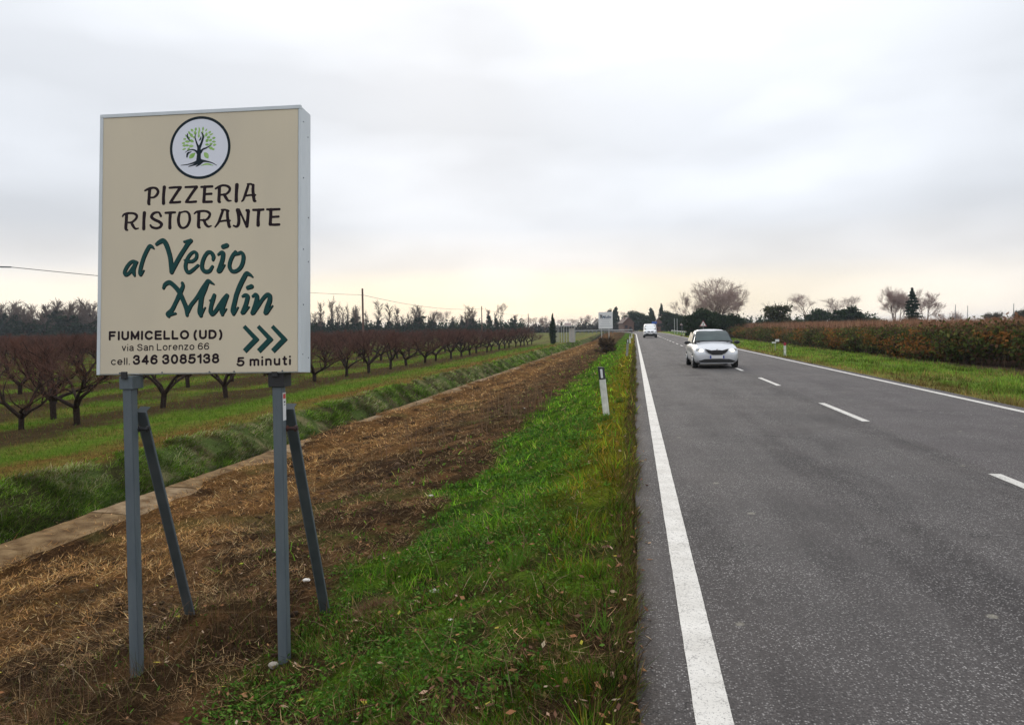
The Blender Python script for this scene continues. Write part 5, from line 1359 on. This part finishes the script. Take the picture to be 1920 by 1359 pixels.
# braces (angle iron)
def brace(top, bot, bolt_mat):
    d = bot - top; ln = d.length + 0.16
    m_ = MB(); wv = 0.062
    m_.box(-wv / 2, wv / 2, -0.006, 0.0, 0, ln)
    o = m_.obj('brace', M['galv_dark_shade'], SB)  # downward-facing web, its shade painted in as a darker steel
    MB().box(wv / 2 + 0.0005, wv / 2 + 0.0065, -0.006, 0.070, 0, ln).obj('flange', M['galv'], o)  # same steel as the web, lit side given the lighter colour
    MB().box(-wv / 2 - 0.0065, -wv / 2 - 0.0005, -0.006, 0.010, 0, ln).obj('flange', M['galv'], o)
    MB().box(-wv / 2, wv / 2 + 0.0065, 0.0005, 0.070, 0, 0.005).obj('end_cap', M['galv_dark_shade'], o)
    q = d.normalized()
    side = Vector((math.cos(yawS), math.sin(yawS), 0)); yv = q.cross(side).normalized(); xv = yv.cross(q).normalized()
    if yv.y < 0: yv = -yv; xv = -xv
    xv = yv.cross(q).normalized()
    mt = Matrix(((xv.x, yv.x, q.x, top.x), (xv.y, yv.y, q.y, top.y), (xv.z, yv.z, q.z, top.z), (0, 0, 0, 1)))
    o.matrix_local = inv @ mt
    return o
bl_t = px(264, 772, 5.09); bl_b = px(349, 1122, 5.78)
br_t = px(541, 766, 5.09); br_b = px(612, 1160, 5.88)
brace(bl_t, bl_b, None); brace(br_t, br_b, None)
for (pp, mt) in ((px(268, 804, 5.07), 'blackm'), (px(545, 803, 5.07), 'rust')):
    b_ = MB(); s_ = 0.012
    b_.tube((-0.045, 0, 0), (0.05, 0, 0), s_, s_, 8); b_.tube((-0.03, 0, 0), (-0.02, 0, 0), s_ * 1.9, s_ * 1.9, 6); b_.tube((0.03, 0, 0), (0.042, 0, 0), s_ * 1.9, s_ * 1.9, 6)
    o = b_.obj('bolt', M[mt], SB); o.matrix_local = inv @ Matrix.Translation(pp) @ Matrix.Rotation(yawS, 4, 'Z')
# sticker on the right post side
stk = MB().box(PW / 2 + 0.0008, PW / 2 + 0.002, 0.012, 0.062, 1.01, 1.195).obj('sticker', M['sticker'], SB)
stk.matrix_local = inv @ Matrix.Translation(pR.to_2d().to_3d()) @ Matrix.Rotation(yawS, 4, 'Z')
for z0, z1, mt in ((1.155, 1.187, 'red_ink'), (1.128, 1.138, 'ink'), (1.112, 1.117, 'ink')):
    o = MB().box(PW / 2 + 0.0022, PW / 2 + 0.0032, 0.018 if mt == 'red_ink' else 0.03, 0.056 if mt == 'red_ink' else 0.05, z0, z1).obj('sticker_print', M[mt], stk)

# ------------------------------------------------------------------ far billboard
p = px(1135.5, 600, 66)
zg = float(terr(np.array([p.x]), np.array([p.y]))[0])
FB = thing('billboard', 'distant white billboard on thin posts left of the road, past the dry bush', 'billboard', (p.x, p.y, zg), 0.1)
s_ = 66 / F_PX
hw = 13.2 * s_; z1_ = px(1135, 585, 66).z - zg; z0_ = px(1135, 616.5, 66).z - zg
MB().box(-hw, hw, 0, 0.10, z0_, z1_).obj('panel', M['sign_white'], FB, bevel=0.01)
for xx0 in (-7.5 * s_, 6 * s_): MB().tube((xx0, 0.05, -0.3), (xx0, 0.05, z0_), 0.03, 0.03, 8).obj('post', M['rail'], FB)
cu = bpy.data.curves.new('t', 'FONT'); cu.body = 'Mulin'; cu.size = 0.36; cu.shear = 0.3; cu.offset = 0.012; tmp = bpy.data.objects.new('tmp', cu); COL.objects.link(tmp); bpy.context.view_layer.update()
me = bpy.data.meshes.new_from_object(tmp.evaluated_get(bpy.context.evaluated_depsgraph_get())); bpy.data.objects.remove(tmp)
me.name = 'far_lettering'; me.materials.clear(); me.materials.append(pmat('faded_blue_print', (0.10, 0.14, 0.20), 0.6))
o = ob('lettering', me, FB, (-hw * 0.55, -0.006, z0_ + (z1_ - z0_) * 0.62), (PI / 2, 0, 0))
st_ = strokes_mesh('vee', [[(-hw * .78, z0_ + (z1_ - z0_) * .84, .03), (-hw * .70, z0_ + (z1_ - z0_) * .80, .035), (-hw * .66, z0_ + (z1_ - z0_) * .64, .03)], [(-hw * .52, z0_ + (z1_ - z0_) * .84, .03), (-hw * .66, z0_ + (z1_ - z0_) * .62, .03)]], M['ink2'], 0.006, 0.02)
ob('lettering', st_, FB)
for k, (a0, a1) in enumerate(((-.62, .62), (-.5, .5), (-.62, .62), (-.8, .85))):
    zz = z0_ + (z1_ - z0_) * (0.52 - k * 0.12)
    MB().box(hw * a0, hw * a1, -0.006, -0.004, zz, zz + 0.035).obj('text_line', pmat('pale_print', (0.45, 0.47, 0.5), 0.6) if k == 0 else bpy.data.materials['pale_print'], FB)

# ------------------------------------------------------------------ roadside delineators
def delineator(x, y, h, label, tilt=0.0, mat='plastic_white', red=False, zoff=0.0, wd_=0.12):
    zg = float(terr(np.array([x]), np.array([y]))[0]) + zoff
    t = thing('delineator_post', label, 'delineator', (x, y, zg), random.uniform(-.05, .05), 'delineator posts along the road')
    t.rotation_euler = (0.0, tilt, 0)
    r = wd_ / 2
    sec = [(-r, 0.0), (-r * .75, -0.018), (0, -0.026), (r * .75, -0.018), (r, 0.0), (r * .5, 0.05), (0, 0.07), (-r * .5, 0.05)]
    def prism_z(z0a, z1a, k=1.0, slant=0.0):
        m_ = MB(); n_ = len(sec)
        V = [(a * k, b_ * k, z0a) for a, b_ in sec] + [(a * k, b_ * k, z1a + slant * (-a / r)) for a, b_ in sec]
        m_.add(V, [tuple(range(n_)), tuple(range(2 * n_ - 1, n_ - 1, -1))] + [(q, (q + 1) % n_, n_ + (q + 1) % n_, n_ + q) for q in range(n_)]); return m_
    if red:
        prism_z(-0.1, h * .78).obj('post_body', M[mat], t)
        prism_z(h * .78, h, 1.02).obj('reflector', M['reflector_red'], t)
    else:
        prism_z(-0.1, h * .745, 1.0, 0.012).obj('post_body', M[mat], t)
        prism_z(h * .735, h * .985, 1.03, 0.014).obj('black_band', M['plastic_black'], t)
        MB().box(-0.021, 0.021, -0.034, -0.0275, h * .765, h * .945).obj('reflector', M['reflector'], t, bevel=0.004)
    return t
delineator(-0.54, 14.25, 0.93, 'nearest white post with black band and reflector, leaning in the grass', -0.10)
delineator(-0.45, 43.0, 0.98, 'dull weathered grey post, leaning, in the verge beyond the nearest white post', 0.07, 'plastic_old')
delineator(-0.45, 74.3, 0.95, 'white post on the left verge beside the far billboard', -0.04, wd_=.15)
delineator(-0.42, 109, 0.92, 'smallest farthest white post on the left verge', 0.0, wd_=.15)
delineator(7.75, 41.4, 0.70, 'white post with dark red top on the right verge beside small white sign', 0.0, red=True)
delineator(7.7, 123.9, 0.6, 'tiny white post on the right verge left of the silver car', 0.0, wd_=.2)

# small white marker sign right verge
p = px(1455, 640, 49); zg = float(terr(np.array([p.x]), np.array([p.y]))[0])
t = thing('marker_sign', 'small white kilometre plate on a short grey stake by the right verge', 'sign', (p.x, p.y, zg))
MB().tube((-.05, 0.03, -.1), (-.05, 0.03, .48), .02, .02, 8).obj('stake', M['grey_pole'], t)
zc = p.z - zg
MB().box(-.04, .20, -0.01, 0.01, zc - .02, zc + .13).obj('plate', M['sign_white'], t, bevel=0.004)
MB().box(-.26, -.0, 0.012, 0.03, zc - .12, zc - .03).obj('plate', M['sign_white'], t, bevel=0.004)
# warning triangles
def warn(pxx, pyy, D, label, size=0.9):
    p = px(pxx, pyy, D); zg = -0.1
    t = thing('warning_sign', label, 'road sign', (p.x, p.y, zg), 0.0, 'triangular warning signs on the right')
    zc = p.z - zg; s = size / 2
    tri = lambda k, c: [(-s * k, c - s * .577 * k), (s * k, c - s * .577 * k), (0, c + s * 1.155 * k)]
    MB().prism(tri(1.0, zc), 0.0, 0.03).obj('red_border', M['sign_red'], t)
    MB().prism(tri(0.72, zc), -0.006, -0.001).obj('white_field', M['sign_white'], t)
    MB().prism([(-.05, zc - .12), (.05, zc - .12), (.03, zc + .16), (-.03, zc + .16)], -0.012, -0.0065).obj('symbol', M['carblack'], t)
    MB().tube((0, 0.06, -.2), (0, 0.06, zc), .03, .03, 8).obj('pole', M['grey_pole'], t)
warn(1318.5, 608, 94, 'nearer red-bordered warning triangle above the silver car roof')
warn(1278.5, 607.5, 130, 'farther warning triangle between the pink house and the car', .75)
p = px(1227, 605, 190); t = thing('direction_sign', 'small blue direction sign above the right corner of the white van', 'road sign', (p.x, p.y, -.1))
zc = p.z + .1
MB().box(-.65, .65, 0, .05, zc - .28, zc + .28).obj('panel', M['sign_blue'], t, bevel=0.01)
for xx0 in (-.4, .4): MB().tube((xx0, .08, -.2), (xx0, .08, zc), .04, .04, 8).obj('pole', M['grey_pole'], t)

# ------------------------------------------------------------------ utility poles and cables
def upole(pxx, ty, D, label, r=0.13, mat='wood', rot=0):
    p = px(pxx, ty, D); zg = -0.8
    t = thing('utility_pole', label, 'pole', (p.x, p.y, zg), 0, 'utility poles')
    h = p.z - zg
    MB().tube((0, 0, -.3), (0, 0, h), r, r * 0.75, 10).obj('shaft', M[mat], t)
    MB().tube((-.12, 0, h - .75), (.12, 0, h - .75), .035, .035, 6).obj('insulator', M['grey_pole'], t)
    return p, t
pA, _ = upole(679.5, 541, 95, 'tall brown utility pole rising from the orchard right of the sign', 0.15)
pB, _ = upole(903, 574, 165, 'thinner utility pole over the far end of the orchard rows')
pC, _ = upole(990.5, 588, 240, 'small distant utility pole left of the lone cypress', 0.14)
p0 = px(-95, 486, 42); t0 = thing('utility_pole', 'utility pole just outside the left edge, its bracket arm reaching in', 'pole', (p0.x, p0.y, -.8), 0, 'utility poles')
MB().tube((0, 0, -.3), (0, 0, p0.z + 1.1), .15, .11, 10).obj('shaft', M['wood'], t0)
pe = px(21, 501, 42)
e_l = pe - Vector((p0.x, p0.y, -.8))
MB().tube((0, 0, e_l.z + .12), (e_l.x, e_l.y, e_l.z), .05, .04, 6).obj('bracket_arm', M['galv_dark_shade'], t0)
def cable(a, b_, sag, r, label):
    pts = []
    for k in range(25):
        t_ = k / 24; q = a.lerp(b_, t_); q.z -= sag * 4 * t_ * (1 - t_); pts.append(q)
    m_ = MB()
    for k in range(24): m_.tube(pts[k], pts[k + 1], r, r, 5, False)
    o = m_.obj('overhead_cable', M['cable']); tag(o, label, 'cable', 'overhead cables')
pa = Vector((pA.x, pA.y, pA.z - .8)); pb = Vector((pB.x, pB.y, pB.z - .5)); pc = Vector((pC.x, pC.y, pC.z - .4))
cable(pe, pa, 0.25, 0.020, 'overhead cable from the left edge behind the sign to the tall pole')
cable(pa, pb, 0.8, 0.025, 'overhead cable from the tall brown pole to the thinner pole')
cable(pb, pc, 0.6, 0.022, 'overhead cable between the thinner and the smallest pole')
for xx0, ty, D, lab in ((1790, 571, 140, 'thin grey mast right of the dark conifer, leaning slightly'), (1813, 573, 140, 'second thin grey mast right of the dark conifer'), (1899, 569, 120, 'thin grey mast near the right edge above the hedge')):
    p = px(xx0, ty, D); o = MB().tube((0, 0, 0), (0.15, 0, p.z + .35), .09, .05, 8).obj('mast', M['grey_pole'], None, loc=(p.x, p.y, -.35)); tag(o, lab, 'mast', 'thin masts behind the reeds')
for xx0, lab in ((1264.5, 'left one of two short grey posts by the road bend'), (1269.5, 'right one of two short grey posts by the road bend')):
    p = px(xx0, 597, 150); o = MB().tube((0, 0, 0), (0, 0, p.z + .1), .05, .05, 8).obj('short_post', M['rail'], None, loc=(p.x, p.y, -.1)); tag(o, lab, 'post', 'short posts by the bend')

# ------------------------------------------------------------------ buildings
def gable(pxx, ty, by, D, wpx, dep_, name, label, wall, roofm, ridge=0.35, rot=0.0, opening=True, z0=-0.4, windows=()):
    s = D / F_PX; p = px(pxx, by, D); zt = px(pxx, ty, D).z
    t = thing(name, label, 'building', (p.x, p.y, z0), rot)
    hw = wpx * s / 2; h = zt - z0; e = h * (1 - ridge)
    m_ = MB().prism([(-hw, 0), (hw, 0), (hw, e), (0, h - .12), (-hw, e)], 0, dep_); m_.obj('wall', M[wall], t)
    r_ = MB()
    for sg in (-1, 1):
        x0a, x1a = sg * (hw + .35), 0
        r_.add([(x0a, -.3, e - .18), (0, -.3, h), (0, dep_ + .3, h), (x0a, dep_ + .3, e - .18), (x0a, -.3, e - .36), (0, -.3, h - .18), (0, dep_ + .3, h - .18), (x0a, dep_ + .3, e - .36)],
               [(0, 1, 2, 3), (7, 6, 5, 4), (0, 4, 5, 1), (3, 2, 6, 7), (0, 3, 7, 4)])
    r_.obj('roof', M[roofm], t)
    if opening: MB().box(hw * .1, hw * .55, -.05, -.01, 0, e * .6).obj('door', M['dark_open'], t)
    for (wx, wz) in windows: MB().box(wx * hw - .4, wx * hw + .4, -.05, -.01, wz * e, wz * e + 1.0).obj('window', M['dark_open'], t)
    MB().box(-hw * .5, -hw * .35, dep_ * .4, dep_ * .4 + .5, h * .8, h + .6).obj('chimney', M[wall], t)
    return t
gable(1179, 594, 614, 235, 19, 12, 'farmhouse', 'brick-coloured farmhouse with a dark doorway left of the road end', 'brick', 'tiles', .35, .15, True, -.4, ((-.5, .45),))
gable(1237, 593, 614, 230, 15, 12, 'house', 'pink house with pale roof on the right side of the road end', 'plaster_pink', 'pale_roof', .3, -.25, False, -.4, ((-.3, .5), (.4, .5)))
gable(1120, 597, 612, 330, 12, 9, 'house', 'small white house front half hidden behind the far billboard', 'plaster', 'tiles', .3, .1, False, -.4, ((.3, .4),))
# open shelter
p = px(1060, 629, 122)
SH = thing('shelter', 'open white shelter with slender posts right of the lone cypress', 'shelter', (p.x, p.y, -0.8), .05)
s = 122 / F_PX; hw = 17 * s; ht = px(1060, 612, 122).z + .8
for k in range(8):
    xx0 = -hw + 2 * hw * k / 7; MB().box(xx0 - .04, xx0 + .04, 0, .08, 0, ht).obj('post', M['rail'], SH)
for k in range(4):
    xx0 = -hw + 2 * hw * k / 3; MB().box(xx0 - .04, xx0 + .04, 4, 4.08, 0, ht).obj('post', M['rail'], SH)
MB().box(-hw - .2, hw + .2, -.2, 4.3, ht, ht + .12).obj('roof', M['rail'], SH)
MB().box(-hw * .1, hw * .6, .5, 2.5, ht + .12, ht + .55).obj('roof_cover', M['pale_roof'], SH)
MB().box(hw * .45, hw * .98, .3, 2, 0, ht - .3).obj('stacked_crates', M['plaster'], SH)
# guardrails
def guardrail(a, b_, label, n_=14, zt=.75):
    t = thing('guardrail', label, 'guardrail', (a.x, a.y, a.z), 0, 'guardrails')
    d = (b_ - a); ang = math.atan2(d.y, d.x); t.rotation_euler = (0, 0, ang); ln = d.to_2d().length
    MB().box(0, ln, -.04, .04, zt - .22, zt).obj('rail', M['rail'], t, bevel=.01)
    for k in range(n_): MB().box(ln * k / (n_ - 1) - .06, ln * k / (n_ - 1) + .06, .05, .15, -.3, zt - .05).obj('post', M['galv'], t)
a = px(1072, 617.5, 215); b_ = px(1186, 616.5, 225); a.z = -.05; b_.z = -.05
guardrail(a, b_, 'long pale guardrail of the crossing road left of the road end', 16, .8)
guardrail(Vector((8.4, 128, -.1)), Vector((8.2, 175, -.1)), 'pale guardrail at the right side before the bend', 10, .75)

# ------------------------------------------------------------------ cars
def loft(secs, mat, name, parent, sub=2):
    """secs: list of (y, [(x,z)...half profile bottom->top]) mirrored"""
    V = []; n_ = len(secs[0][1]) * 2
    for y_, pr in secs:
        ring = [(x, y_, z) for x, z in pr] + [(-x, y_, z) for x, z in reversed(pr)]
        V += ring
    Fc = []
    for i in range(len(secs) - 1):
        for k in range(n_): Fc.append((i * n_ + k, i * n_ + (k + 1) % n_, (i + 1) * n_ + (k + 1) % n_, (i + 1) * n_ + k))
    Fc += [tuple(range(n_ - 1, -1, -1)), tuple(range((len(secs) - 1) * n_, len(secs) * n_))]
    m_ = MB(); m_.add(V, Fc); o = m_.obj(name, mat, parent, smooth=True)
    md = o.modifiers.new('sub', 'SUBSURF'); md.levels = sub; md.render_levels = sub
    return o
def wheel(parent, x, y_, r=0.30, w_=0.19):
    sg = 1 if x > 0 else -1
    t = MB().lathe([(r * .62, -w_ / 2), (r * .95, -w_ / 2), (r, -w_ / 2 + .03), (r, w_ / 2 - .03), (r * .95, w_ / 2), (r * .62, w_ / 2)], 28, 'x', (0, 0, 0)).obj('wheel', M['tyre'], parent, loc=(x, y_, r))
    rim = MB().lathe([(r * .60, 0), (r * .58, .01), (r * .2, .02), (.03, .03)], 20, 'x').obj('rim', M['chrome'], t, loc=(sg * w_ / 2, 0, 0))
    if sg < 0: rim.rotation_euler = (0, 0, PI)
def prof(hw, zb, zm, zs, zt, cf=.8):
    return [(0.02, zb), (hw * .80, zb), (hw * .95, zb + .06), (hw, zm), (hw * .985, zs), (hw * .90, zs + (zt - zs) * .6), (hw * cf * .6, zt), (0.02, zt + .012)]
car = thing('hatchback_car', 'silver small hatchback with lit headlights driving towards the camera', 'car', (2.98, 28.7, 0.0), R(1.5))
loft([(0.00, prof(.60, .30, .42, .52, .62)), (.06, prof(.72, .24, .42, .58, .70)), (.18, prof(.79, .20, .44, .66, .78)), (.42, prof(.825, .18, .46, .74, .875)), (.75, prof(.835, .18, .48, .80, .96)),
      (1.05, prof(.835, .18, .50, .84, 1.02)), (1.6, prof(.835, .17, .5, .86, 1.0)), (2.8, prof(.835, .18, .5, .88, 1.0)), (3.5, prof(.81, .22, .5, .88, 1.0)), (3.78, prof(.74, .3, .5, .85, .98))], M['carpaint'], 'body', car)
def cab(hb, ht_, zt):
    ht_ *= 0.93
    return [(0.02, .95), (hb, .95), (hb * .99, 1.0), (hb + (ht_ - hb) * .5, (1.0 + zt) / 2), (ht_, zt - .07), (ht_ * .85, zt - .02), (ht_ * .4, zt), (0.02, zt + .004)]
loft([(.98, cab(.70, .66, .99)), (1.12, cab(.735, .70, 1.10)), (1.42, cab(.75, .665, 1.32)), (1.72, cab(.755, .62, 1.475)), (2.0, cab(.755, .60, 1.515)), (2.7, cab(.75, .59, 1.52)), (3.3, cab(.73, .57, 1.46)), (3.72, cab(.68, .56, 1.1))], M['carpaint'], 'cabin', car)
MB().add([(-.725, 1.03, 1.0), (.725, 1.03, 1.0), (.565, 1.70, 1.455), (-.565, 1.70, 1.455), (-.70, 1.04, .96), (.70, 1.04, .96), (.56, 1.74, 1.43), (-.56, 1.74, 1.43)], [(0, 1, 2, 3), (4, 7, 6, 5), (0, 4, 5, 1), (2, 6, 7, 3), (1, 5, 6, 2), (0, 3, 7, 4)]).obj('windscreen_surround', M['carblack'], car)
# windscreen follows cabin front
ws = []
for i, (y_, z_, hw_) in enumerate([(1.075, 1.055, .665), (1.22, 1.175, .65), (1.38, 1.29, .615), (1.55, 1.39, .575), (1.63, 1.43, .545)]):
    ws.append([(hw_ * c_, y_ - .045 * math.cos(c_ * 1.25), z_ + .012) for c_ in (-1, -.6, -.2, .2, .6, 1)])
V = [p_ for r_ in ws for p_ in r_]; Fc = [(i * 6 + k, i * 6 + k + 1, (i + 1) * 6 + k + 1, (i + 1) * 6 + k) for i in range(4) for k in range(5)]
MB().add(V, Fc).obj('windscreen', M['carglass'], car, smooth=True)
for sg in (-1, 1):
    q = MB().add([(sg * .775, 1.35, 1.02), (sg * .775, 2.15, 1.02), (sg * .635, 2.15, 1.40), (sg * .65, 1.72, 1.38)], [(0, 1, 2, 3)]); q.obj('side_window', M['carglass'], car)
    q = MB().add([(sg * .775, 2.22, 1.02), (sg * .765, 3.05, 1.04), (sg * .66, 2.9, 1.38), (sg * .66, 2.22, 1.40)], [(0, 1, 2, 3)]); q.obj('side_window', M['carglass'], car)
    m_ = MB().lathe([(.02, -.05), (.075, -.04), (.095, 0), (.085, .04), (.03, .07)], 14, 'y'); o = m_.obj('door_mirror', M['carblack'], car, smooth=True, loc=(sg * .935, 1.42, .985)); o.scale = (1.25, 1, .8)
    MB().box(min(sg * .74, sg * .88), max(sg * .74, sg * .88), 1.40, 1.44, .95, .98).obj('mirror_arm', M['carblack'], car)
    # headlight
    hl = MB().prism([(sg * .44, .60), (sg * .66, .60), (sg * .76, .68), (sg * .755, .77), (sg * .62, .775), (sg * .46, .70)], -.0, .3); o = hl.obj('headlight', M['lens'], car, bevel=.01); o.rotation_euler = (0, 0, sg * R(14)); o.location = (0, -.02, 0) if sg > 0 else (0, -.02, 0)
    bu = MB().lathe([(.02, -.05), (.075, -.04), (.08, .02)], 16, 'y').obj('bulb', M['lamp_on'], o, loc=(sg * .57, -.005, .685))
    fg = MB().prism([(sg * .40, .28), (sg * .72, .27), (sg * .70, .37), (sg * .56, .41), (sg * .44, .34)], .015, .25).obj('fog_lamp_recess', M['carblack'], car); fg.rotation_euler = (0, 0, sg * R(9))
    MB().lathe([(.02, -.01), (.04, 0), (.04, .02)], 12, 'y').obj('fog_lamp', M['lens'], fg, loc=(sg * .60, .008, .33))
MB().prism([(-.42, .765), (-.19, .705), (-.07, .72), (0, .685), (.07, .72), (.19, .705), (.42, .765), (.32, .615), (.16, .535), (-.16, .535), (-.32, .615)], -.04, .35).obj('grille', M['carblack'], car)
MB().lathe([(.01, -.012), (.045, -.006), (.05, .01)], 16, 'y').obj('badge', M['chrome'], car, loc=(0, -.025, .725))
MB().prism([(-.56, .225), (.56, .225), (.66, .30), (.44, .375), (-.44, .375), (-.66, .30)], -.008, .3).obj('lower_intake', M['carblack'], car)
MB().prism([(-.62, .20), (.62, .20), (.55, .235), (-.55, .235)], -.0, .2).obj('bumper_lip', M['carpaint'], car)
MB().box(-.26, .26, -.036, -.024, .40, .51).obj('number_plate', M['plate'], car)
for sg in (-1, 1): MB().box(min(sg * .21, sg * .258), max(sg * .21, sg * .258), -.040, -.037, .402, .508).obj('plate_band', M['plate_blue'], car)
MB().add([(-.68, 1.02, 1.035), (.68, 1.02, 1.035), (.68, 1.12, 1.07), (-.68, 1.12, 1.07)], [(0, 1, 2, 3)]).obj('wiper_cowl', M['carblack'], car)
for x_ in (-.73, .73):
    for y_ in (.72, 3.1): wheel(car, x_, y_)
MB().box(-.72, .72, .5, 3.3, .15, .3).obj('underbody', M['carblack'], car)
car.scale = (1.0, 1.0, 0.955)

van = thing('delivery_van', 'white compact van approaching far down the road', 'van', (2.15, 106, 0.0), R(1.0))
loft([(0.0, prof(.72, .32, .5, .62, .80)), (.12, prof(.86, .26, .5, .75, .95)), (.5, prof(.90, .24, .5, .9, 1.08)), (1.0, prof(.92, .22, .5, 1.0, 1.16)), (2.0, prof(.92, .22, .5, 1.0, 1.16)), (4.4, prof(.92, .25, .5, 1.0, 1.16)), (4.6, prof(.88, .3, .5, 1.0, 1.1))], M['vanpaint'], 'body', van)
def cab2(hb, ht_, zt): return [(0.02, 1.05), (hb, 1.05), (hb, 1.15), (hb + (ht_ - hb) * .5, (1.1 + zt) / 2), (ht_, zt - .10), (ht_ * .92, zt - .03), (ht_ * .5, zt), (0.02, zt)]
loft([(.85, cab2(.80, .78, 1.14)), (1.05, cab2(.84, .80, 1.35)), (1.45, cab2(.88, .80, 1.72)), (1.8, cab2(.90, .80, 1.88)), (3, cab2(.90, .80, 1.93)), (4.5, cab2(.88, .78, 1.90)), (4.62, cab2(.84, .76, 1.8))], M['vanpaint'], 'cabin', van)
MB().add([(-.76, .93, 1.20), (.76, .93, 1.20), (.70, 1.52, 1.74), (-.70, 1.52, 1.74), (-.76, .90, 1.17), (.76, .90, 1.17)], [(0, 1, 2, 3), (4, 5, 1, 0)]).obj('windscreen', M['carglass'], van)
for sg in (-1, 1):
    MB().prism([(sg * .52, .72), (sg * .86, .74), (sg * .84, .95), (sg * .60, .88)], .02, .3).obj('headlight', M['lens'], van)
    MB().box(min(sg * .95, sg * 1.12), max(sg * .95, sg * 1.12), 1.1, 1.16, 1.05, 1.35).obj('door_mirror', M['carblack'], van, bevel=.02)
    MB().prism([(sg * .06, .78), (sg * .42, .80), (sg * .40, .92), (sg * .08, .90)], -.02, .2).obj('grille', M['carblack'], van)
    for y_ in (.85, 3.8): wheel(van, sg * .80, y_, .32, .22)
MB().prism([(-.86, .28), (.86, .28), (.86, .50), (.5, .62), (-.5, .62), (-.86, .50)], -.02, .2).obj('bumper', M['carblack'], van)
MB().box(-.26, .26, -.05, -.03, .55, .66).obj('number_plate', M['plate'], van)
MB().box(-.8, .8, .5, 4.2, .18, .34).obj('underbody', M['carblack'], van)

# ------------------------------------------------------------------ small things on the verge
def rock(pxx, pyy, D, r, mat, name, label, cat, flat=.6):
    p = px(pxx, pyy, D); zg = float(terr(np.array([p.x]), np.array([p.y]))[0])
    bm = bmesh.new(); bmesh.ops.create_icosphere(bm, subdivisions=2, radius=r)
    rr = random.Random(int(pxx))
    for v in bm.verts: v.co *= rr.uniform(.82, 1.15); v.co.z *= flat
    me = bpy.data.meshes.new(name); bm.to_mesh(me); bm.free(); me.materials.append(M[mat])
    o = ob(name, me, None, (p.x, p.y, zg + r * .5)); tag(o, label, cat); return o
def gdep(pxx, pyy):
    """depth where the sight line meets the terrain"""
    lo = 1.5
    for k in range(4000):
        p = px(pxx, pyy, lo)
        if p.z <= float(np.interp(p.x, XP, ZP)): return lo
        lo *= 1.004
    return lo
rock(513, 1243, 4.95, .035, 'stone', 'stone', 'pale stone at the foot of the right sign post', 'stone')
for pxx, pyy, r, mat, lab in ((815, 1100, .040, 'litter', 'crumpled pale paper in the grass right of the sign'), (575, 1100, .035, 'litter', 'pale scrap lying between the right post and its brace'), (845, 1168, .014, 'litter', 'small pale chip in the grass below the crumpled paper'),
                         (1195, 1186, .016, 'litter_pink', 'tiny pink wrapper at the road edge'), (1212, 1232, .010, 'stone', 'small pale pebble on the asphalt edge'), (808, 931, .035, 'litter', 'pale strip of litter at the edge of the brown slope'), (983, 770, .03, 'litter', 'white speck of litter on the brown slope beyond the grass')):
    D = gdep(pxx, pyy); rock(pxx, pyy, D, r, mat, 'pebble' if mat == 'stone' else 'litter_scrap', lab, 'pebble' if mat == 'stone' else 'litter', .35)
# patches of dead mown grass heap by right brace
x = rng.normal(-1.95, .14, 900); y = rng.normal(5.35, .12, 900); n = 900
hz = .07 * np.exp(-(((x + 1.95) / .16) ** 2 + ((y - 5.35) / .14) ** 2))
C = jitter(pick(n, [(0.16, 0.085, 0.045), (0.10, 0.055, 0.03), (0.22, 0.13, 0.07)], [2, 2, 1]), n, .2)
me = blades('grass_heap', x, y, .05 + .08 * rng.random(n), np.full(n, .004), rng.normal(1.2, .25, n).clip(.3, 1.5), C, M['straw'], z=terr(x, y) + hz)
tag(ob('grass_heap', me), 'small heap of brown mown grass at the foot of the right brace', 'grass heap', kind='stuff')

# ------------------------------------------------------------------ haze
hz_ = MB().box(-3100, 3100, -220, 3100, -3.0, 22.0).obj('haze', None)
hm = bpy.data.materials.new('haze'); hm.use_nodes = True; hn_ = hm.node_tree; hn_.nodes.clear()
ho = hn_.nodes.new('ShaderNodeOutputMaterial'); hv = hn_.nodes.new('ShaderNodeVolumePrincipled')
hv.inputs['Density'].default_value = 0.00024; hv.inputs['Color'].default_value = (0.80, 0.88, 1.0, 1); hv.inputs['Anisotropy'].default_value = 0.0
hn_.links.new(hv.outputs[0], ho.inputs['Volume']); hz_.data.materials.append(hm)
tag(hz_, 'thin bluish evening haze over the plain', 'haze', kind='stuff')
